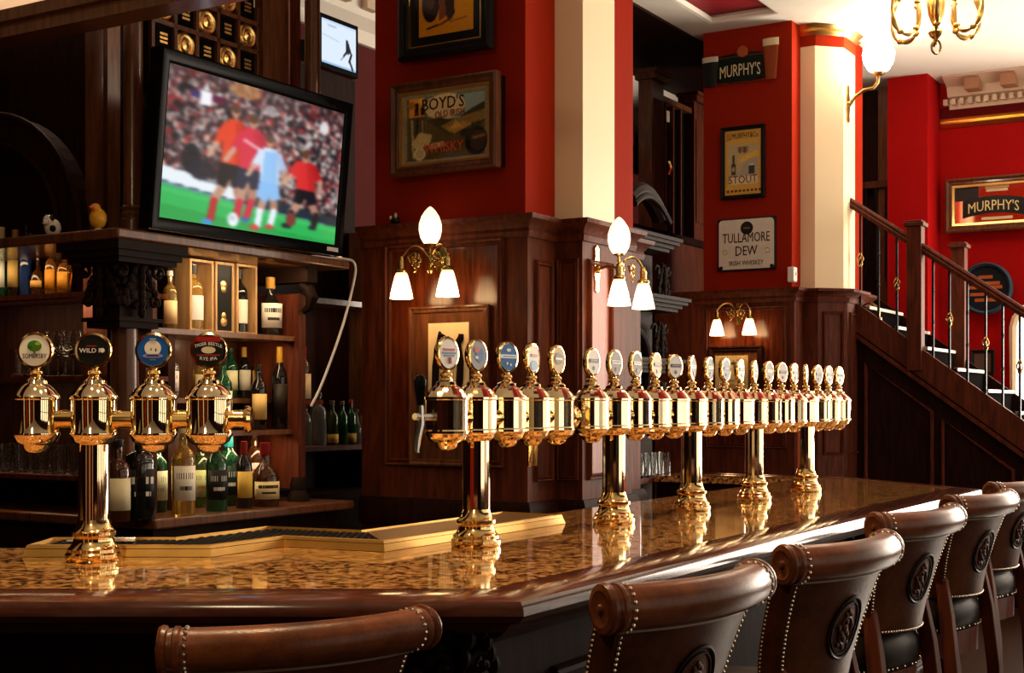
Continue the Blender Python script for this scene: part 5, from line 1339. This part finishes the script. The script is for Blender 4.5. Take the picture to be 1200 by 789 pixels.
# ================================================================== STAIRCASE
st_ = thing('staircase', 'dark wooden staircase with iron balusters rising behind the bar', 'staircase', B(7.13, 1.2), RZ)
plain('stair_black', (.006, .005, .005), rough=1., var=.2); low_spec('stair_black', 0.)
def so(name, m, mat, parent=None, **k):
    o = obj(name, m, mat, parent or st_, **k)
    if parent is None: o.location = (-7.13, -1.2, 0)
    return o
SL = .735
zs_ = lambda w: 1.36 + SL * (w + .16)          # upper edge of the near string
run = .22
PYZ = Matrix(((0, 0, 1, 0), (1, 0, 0, 0), (0, 1, 0, 0), (0, 0, 0, 1)))     # polygon (w,z) extruded along u
wtop, wbot = 1.22, -1.95
so('side_panelling', MB().prism([(wtop, 0), (wtop, zs_(wtop) - .12), (wbot, max(.02, zs_(wbot) - .12)), (wbot, 0)], 7.14, 7.20, PYZ), 'mahogany_dark')
so('string', MB().prism([(wtop, zs_(wtop) - .22), (wtop, zs_(wtop)), (wbot, zs_(wbot)), (wbot, zs_(wbot) - .22)], 7.105, 7.15, PYZ), 'mahogany')
so('string_moulding', MB().prism([(wtop, zs_(wtop) - .27), (wtop, zs_(wtop) - .235), (wbot, zs_(wbot) - .235), (wbot, zs_(wbot) - .27)], 7.09, 7.15, PYZ), 'mahogany')
for wa, wb2 in ((1.0, .5), (.42, -.08), (-.16, -.66)):
    f = lambda w: zs_(w) - .42
    pth = [(wa, .3), (wa, f(wa)), (wb2, f(wb2)), (wb2, .3)]
    so('panel_moulding', MB().tube([(7.135, p[0], p[1]) for p in pth], .016, 6, closed=True), 'mahogany')
k = 0
w = wtop
while w > wbot + .1:
    zt_ = zs_(w - run * .5) - .06
    tr_ = so('tread', MB().box(7.15, 8.1, w - run - .02, w, zt_ - .035, zt_), 'stair_black')
    n_ = obj('white_nosing', MB().box(7.15, 8.1, w - run - .028, w - run + .004, zt_ - .02, zt_ + .003), flat('d8d0c0', .5), tr_)
    so('riser', MB().box(7.16, 8.09, w - .012, w, zt_, zt_ + run * SL), 'stair_black')
    w -= run
so('far_string', MB().prism([(wtop, zs_(wtop) - .22), (wtop, zs_(wtop) + .02), (wbot, zs_(wbot) + .02), (wbot, zs_(wbot) - .22)], 8.09, 8.13, PYZ), 'mahogany_dark')
rail = lambda w: 3.015 + .70 * (w - 1.03)
hr = [(-.04, -.05), (.04, -.05), (.045, -.02), (.036, -.005), (.04, .012), (.025, .032), (-.025, .032), (-.04, .012), (-.036, -.005), (-.045, -.02)]
for uu, nm in ((7.13, 'handrail'),):
    vs = []; 
    for w in (1.25, -1.9):
        for a, b in hr: vs.append((uu + a, w, rail(w) - .03 + b))
    n = len(hr); so(nm, MB().add(vs, [(i, (i + 1) % n, n + (i + 1) % n, n + i) for i in range(n)] + [tuple(range(n)), tuple(range(2 * n - 1, n - 1, -1))]), 'mahogany')
def newel(uu, w, zb, zt2, hw=.055):
    so('newel_post', MB().box(uu - hw, uu + hw, w - hw, w + hw, zb, zt2), 'mahogany', bevel=.004)
    so('newel_cap', MB().box(uu - hw - .02, uu + hw + .02, w - hw - .02, w + hw + .02, zt2, zt2 + .03).box(uu - hw - .005, uu + hw + .005, w - hw - .005, w + hw + .005, zt2 + .03, zt2 + .045), 'mahogany', bevel=.004)
wn_ = W(1073, 7.13); newel(7.13, wn_, zs_(wn_) - .2, Z(266, 7.13, wn_))
wn2 = W(1124, 8.1); newel(8.1, wn2, zs_(wn2) - .4, Z(291, 8.1, wn2))
bal = [1.17, 1.04, .90, .76, .49, .37, .24, .11, -.01, -.13, -.25, -.37, -.49]
for i, w in enumerate(bal):
    if abs(w - wn_) < .08: continue
    z0_, z1_ = zs_(w) - .02, rail(w) - .06
    m = MB().box(7.122, 7.138, w - .008, w + .008, z0_, z1_)
    zm = (z0_ + z1_) / 2
    b = so('baluster', m, 'iron')
    if i % 2 == 1:
        kb = MB()
        for q in range(4):
            kb.tube([(7.13 + .022 * sin(pi * k_ / 10) * cos(q * pi / 2 + k_ * .32), w + .022 * sin(pi * k_ / 10) * sin(q * pi / 2 + k_ * .32), zm - .06 + .12 * k_ / 10) for k_ in range(11)], .005, 5)
        obj('basket_knot', kb, 'antique_brass', b)
    else:
        for q in (-.12, .12):
            obj('twist_collar', MB().lathe([(0, 0), (.014, .01), (.010, .02), (.014, .03), (0, .04)], 8, Matrix.Translation((7.13, w, zm + q))), 'iron', b)
# things on the far wall
def on_far(u, px0, px1, py0, py1): return on_left_face(u, px0, px1, py0, py1)
c, w_, h_ = on_far(9.12, 1109, 1222, 207, 271)
t = thing('pub_mirror', 'framed stout mirror with black banner on the far red wall', 'mirror', c, LEFT)
obj('frame', frame_mb(w_ - .12, h_ - .12, .06, .06), 'walnut', t); obj('gilt_slip', MB().sweep(rect_path(w_ - .12, h_ - .12), [(0, .01), (0, .045), (.02, .04), (.022, .01)], closed=True, mat=UPR), 'gold_leaf', t)
obj('mirror_glass', MB().box(-w_ / 2 + .05, w_ / 2 - .05, -.012, .04, -h_ / 2 + .05, h_ / 2 - .05), plain('mirror_tinted', (.80, .40, .32), rough=.06, metal=1., var=0), t)
bn = [(-.26 + .52 * k / 12, .07 - .5 * (-.26 + .52 * k / 12) ** 2) for k in range(13)]; bn += [(x, z - .15) for x, z in bn[::-1]]
obj('banner', MB().plate(bn, -.018, -.012), flat('0e0c0c', .3), t)
text("MURPHY'S", .125, flat('d8c48a'), t, (0, -.0195, -.015), bend=-.5, sx=.76, bold=.0003)
for zz, ww in ((.15, .10), (.12, .09), (-.125, .13), (-.165, .12)): obj('lettering_bar', MB().box(-ww + .03, ww + .03, -.016, -.012, zz - .012, zz + .012), flat('c8b48a'), t)
obj('dark_corner', MB().box(-w_ / 2 + .08, -w_ / 2 + .28, -.016, -.012, .04, .18), flat('1c100e'), t)
c, w_, h_ = on_far(9.14, 1128, 1184, 308, 369)
t = thing('barrel_plaque', 'round dark barrel-end plaque on far wall seen through the balusters', 'plaque', c, LEFT)
R_ = h_ / 2
obj('rim', MB().lathe([(R_ * .86, 0), (R_, 0), (R_, .05), (R_ * .94, .07), (R_ * .86, .05), (R_ * .86, 0)], 40, UPR, caps=False), plain('plaque_rim', (.03, .06, .085), rough=.35, var=.1), t)
obj('face', MB().lathe([(0, 0), (R_ * .88, 0), (R_ * .88, .03), (0, .03)], 40, UPR), plain('plaque_face', (.010, .013, .018), rough=.8, var=.2), t)
for zz, ww in ((.10, .06), (.045, .12), (.01, .14), (-.05, .13), (-.10, .09)): obj('lettering_bar', MB().box(-ww, ww, -.034, -.029, zz - .014, zz + .014), flat('a85424'), t)
c, w_, h_ = on_far(9.14, 1138, 1166, 410, 440)
t = thing('framed_print', 'small dark frame low on the far wall behind the balusters', 'picture', c, LEFT)
obj('frame', frame_mb(w_ - .06, h_ - .06, .03, .03), 'black_satin', t); obj('print', MB().box(-w_ / 2 + .03, w_ / 2 - .03, -.01, .02, -h_ / 2 + .03, h_ / 2 - .03), flat('5a4438'), t)
# dark doorway beside the red pier
d1 = struct('door_1', MB().box(9.05, 9.2, pa + .01, pa + 1.2, 0, CZ - .02), 'mahogany_dark')
obj('door_post', MB().box(8.95, 9.1, pa + .01, pa + .14, 0, CZ - .02), 'walnut', d1)
obj('landing_rail', MB().box(8.9, 8.95, pa, pa + .8, 3.42, 3.48), 'mahogany', d1)
for i in range(6): obj('landing_baluster', MB().box(8.91, 8.93, pa + .05 + i * .09, pa + .07 + i * .09, 2.6, 3.42), 'iron', d1)
# door handle plate on the far pillar's side
t = thing('door_handle', 'brass lever handle and lock on the dark door past the bar', 'door handle', B(U(1006, 1.12), 1.118, Z(500, 7.5, 1.12)), RZ)
obj('plate', MB().box(-.022, .022, -.008, 0, -.02, .16), 'brass', t, bevel=.003); obj('lever', MB().tube([(0, -.008, .10), (0, -.05, .10), (.06, -.055, .10)], .010, 8), 'brass', t); obj('keyhole', MB().lathe([(0, 0), (.012, 0), (.010, .006), (0, .006)], 12, Matrix.Translation((0, -.008, .02)) @ UPR), 'steel', t)

# ================================================================== BETWEEN THE PILLARS
# glazed timber screen behind
ws_ = 2.75
t = thing('timber_screen', 'tall glazed timber screen between the two red pillars', 'screen', B(U(752, ws_), ws_), RZ)
base = U(752, ws_)
def uo_(px): return U(px, ws_) - base
zr = lambda py, px: Z(py, U(px, ws_), ws_)
zb_ = zr(272, 770); zt_ = zr(96, 762)
def post(a, b, z0_, z1_, mat):
    p = obj('post', MB().box(a, b, -.06, .06, z0_, z1_), mat, t)
    obj('post_cap', MB().box(a - .03, b + .03, -.10, .08, z1_, z1_ + .05).box(a - .05, b + .05, -.12, .09, z1_ + .05, z1_ + .08), mat, t)
    obj('post_panel', MB().box(a + .035, b - .035, -.068, -.058, z0_ + .15, z1_ - .15), 'mahogany', p)
post(uo_(756), uo_(770), zb_, zt_, 'walnut'); post(uo_(806), uo_(822), zb_, zr(122, 810), 'mahogany')
obj('lower_panel', MB().box(-1.0, uo_(824), -.05, .05, 0, zb_), 'mahogany', t); obj('bottom_rail', MB().box(-.3, uo_(824), -.08, .06, zb_ - .06, zb_), 'mahogany_dark', t)
obj('top_rail', MB().box(uo_(770), uo_(806), -.04, .04, zr(122, 780), zr(116, 780)), 'walnut', t)
obj('dark_glass', MB().box(uo_(770), uo_(806), .02, .03, zb_, zr(118, 780)), 'black_gloss', t)
for px in (778, 787, 796): obj('glazing_bar', MB().box(uo_(px) - .012, uo_(px) + .012, -.02, .02, zb_, zr(120, 780)), 'mahogany', t)
for px in (774, 783): obj('notice', MB().box(uo_(px) - .05, uo_(px) + .05, .008, .018, zr(141, 780), zr(128, 780)), flat('c8bca4'), t)
obj('door_pull', MB().tube([(uo_(780), -.03, zr(205, 780)), (uo_(780), -.05, zr(198, 780)), (uo_(780), -.03, zr(190, 780))], .012, 8), 'brass', t)
# pale arched pediment above the screen
wq = 3.15; a0, a1 = U(768, wq), U(836, wq); ap = thing('arched_pediment', 'pale arched plaster pediment above the timber screen', 'pediment', B((a0 + a1) / 2, wq, Z(123, a0, wq)), RZ)
hw_ = (a1 - a0) / 2; zz = .42
pts = [(-hw_, 0), (hw_, 0)] + [(hw_ * cos(a), .05 + zz * sin(a) ** .8) for a in np.linspace(.0, pi, 17)]
obj('tympanum', MB().plate(pts, -.03, .1), 'white_plaster', ap); obj('arch_moulding', MB().tube([(x, -.04, z) for x, z in pts[2:]], .035, 8), 'white_plaster', ap)
orn = MB(); leaf_spray(orn, (0, -.05, .12), 2.2); leaf_spray(orn, (0, -.045, .30), 1.8); obj('relief_ornament', orn, 'buff_plaster', ap); obj('bearer', MB().box(-hw_, hw_, -.03, .2, -.6, 0), 'mahogany_dark', ap)
# carved cabinet behind the near pillar
u_c = 3.42; wc_ = 1.25
cc = thing('carved_cabinet', 'dark carved cabinet with arched mirror and curved pediment behind near pillar', 'cabinet', B(u_c, wc_), RZ)
def zz_(py, du=.3): return Z(py, u_c + du, wc_)
obj('carcass', MB().box(0, .62, .1, .5, 0, 2.35), 'mahogany_dark', cc); obj('counter', MB().box(-.02, .70, -.05, .5, zz_(566), zz_(560)), 'mahogany', cc)
for z_, wd in ((2.36, .66), (2.02, .78), (1.66, .70)):
    m = MB()
    for q, (o_, h0) in enumerate(((0, 0), (.02, .02), (.045, .04), (.06, .06))): m.box(0, wd - .06 + o_, -.02 - o_, .5, z_ + h0, z_ + h0 + .02)
    obj('cornice', m, 'ebony_carving', cc)
obj('curved_pediment', MB().tube([(.05 + .42 * k / 10, -.02, 2.45 + .22 * sin(pi * (.25 + .6 * k / 10))) for k in range(11)], .05, 10).tube([(.05 + .46 * k / 10, -.06, 2.42 + .22 * sin(pi * (.25 + .6 * k / 10))) for k in range(11)], .02, 8), 'ebony_carving', cc)
obj('arched_mirror', MB().plate([(.12, 1.35), (.46, 1.35), (.46, 1.72)] + [(.29 + .17 * cos(a), 1.72 + .17 * sin(a)) for a in np.linspace(.1, pi - .1, 11)] + [(.12, 1.72)], .07, .10), 'mirror', cc)
obj('arch_moulding', MB().tube([(.47, .06, 1.3), (.47, .06, 1.72)] + [(.29 + .19 * cos(a), .06, 1.72 + .19 * sin(a)) for a in np.linspace(0, pi, 13)] + [(.11, .06, 1.72), (.11, .06, 1.3)], .022, 8), 'ebony_carving', cc)
fo = MB()
for s_, z_ in ((.58, 1.84), (.62, 2.18), (.58, 1.50)): carve_face(fo, lambda x, z, d, s_=s_, z_=z_: (s_ + x * .8, .05 - d, z_ - .1 + z), 5)
obj('carved_foliage', fo, 'ebony_carving', cc)
for i, px in enumerate((747, 755, 763, 771, 779)):
    o = obj('beer_mug', gms['mug'].copy(), 'clear_glass'); uq = U(px, 1.25); o.location = B(uq, 1.25, zz_(560) + .0005); tag(o, ORD[i] + ' glass mug from the near pillar on the carved cabinet counter', 'glass', 'mugs on the carved cabinet')

for q_ in ('plaque_face', 'plaque_rim', 'sign_green_black', 'frieze_red'): low_spec(q_, .1)
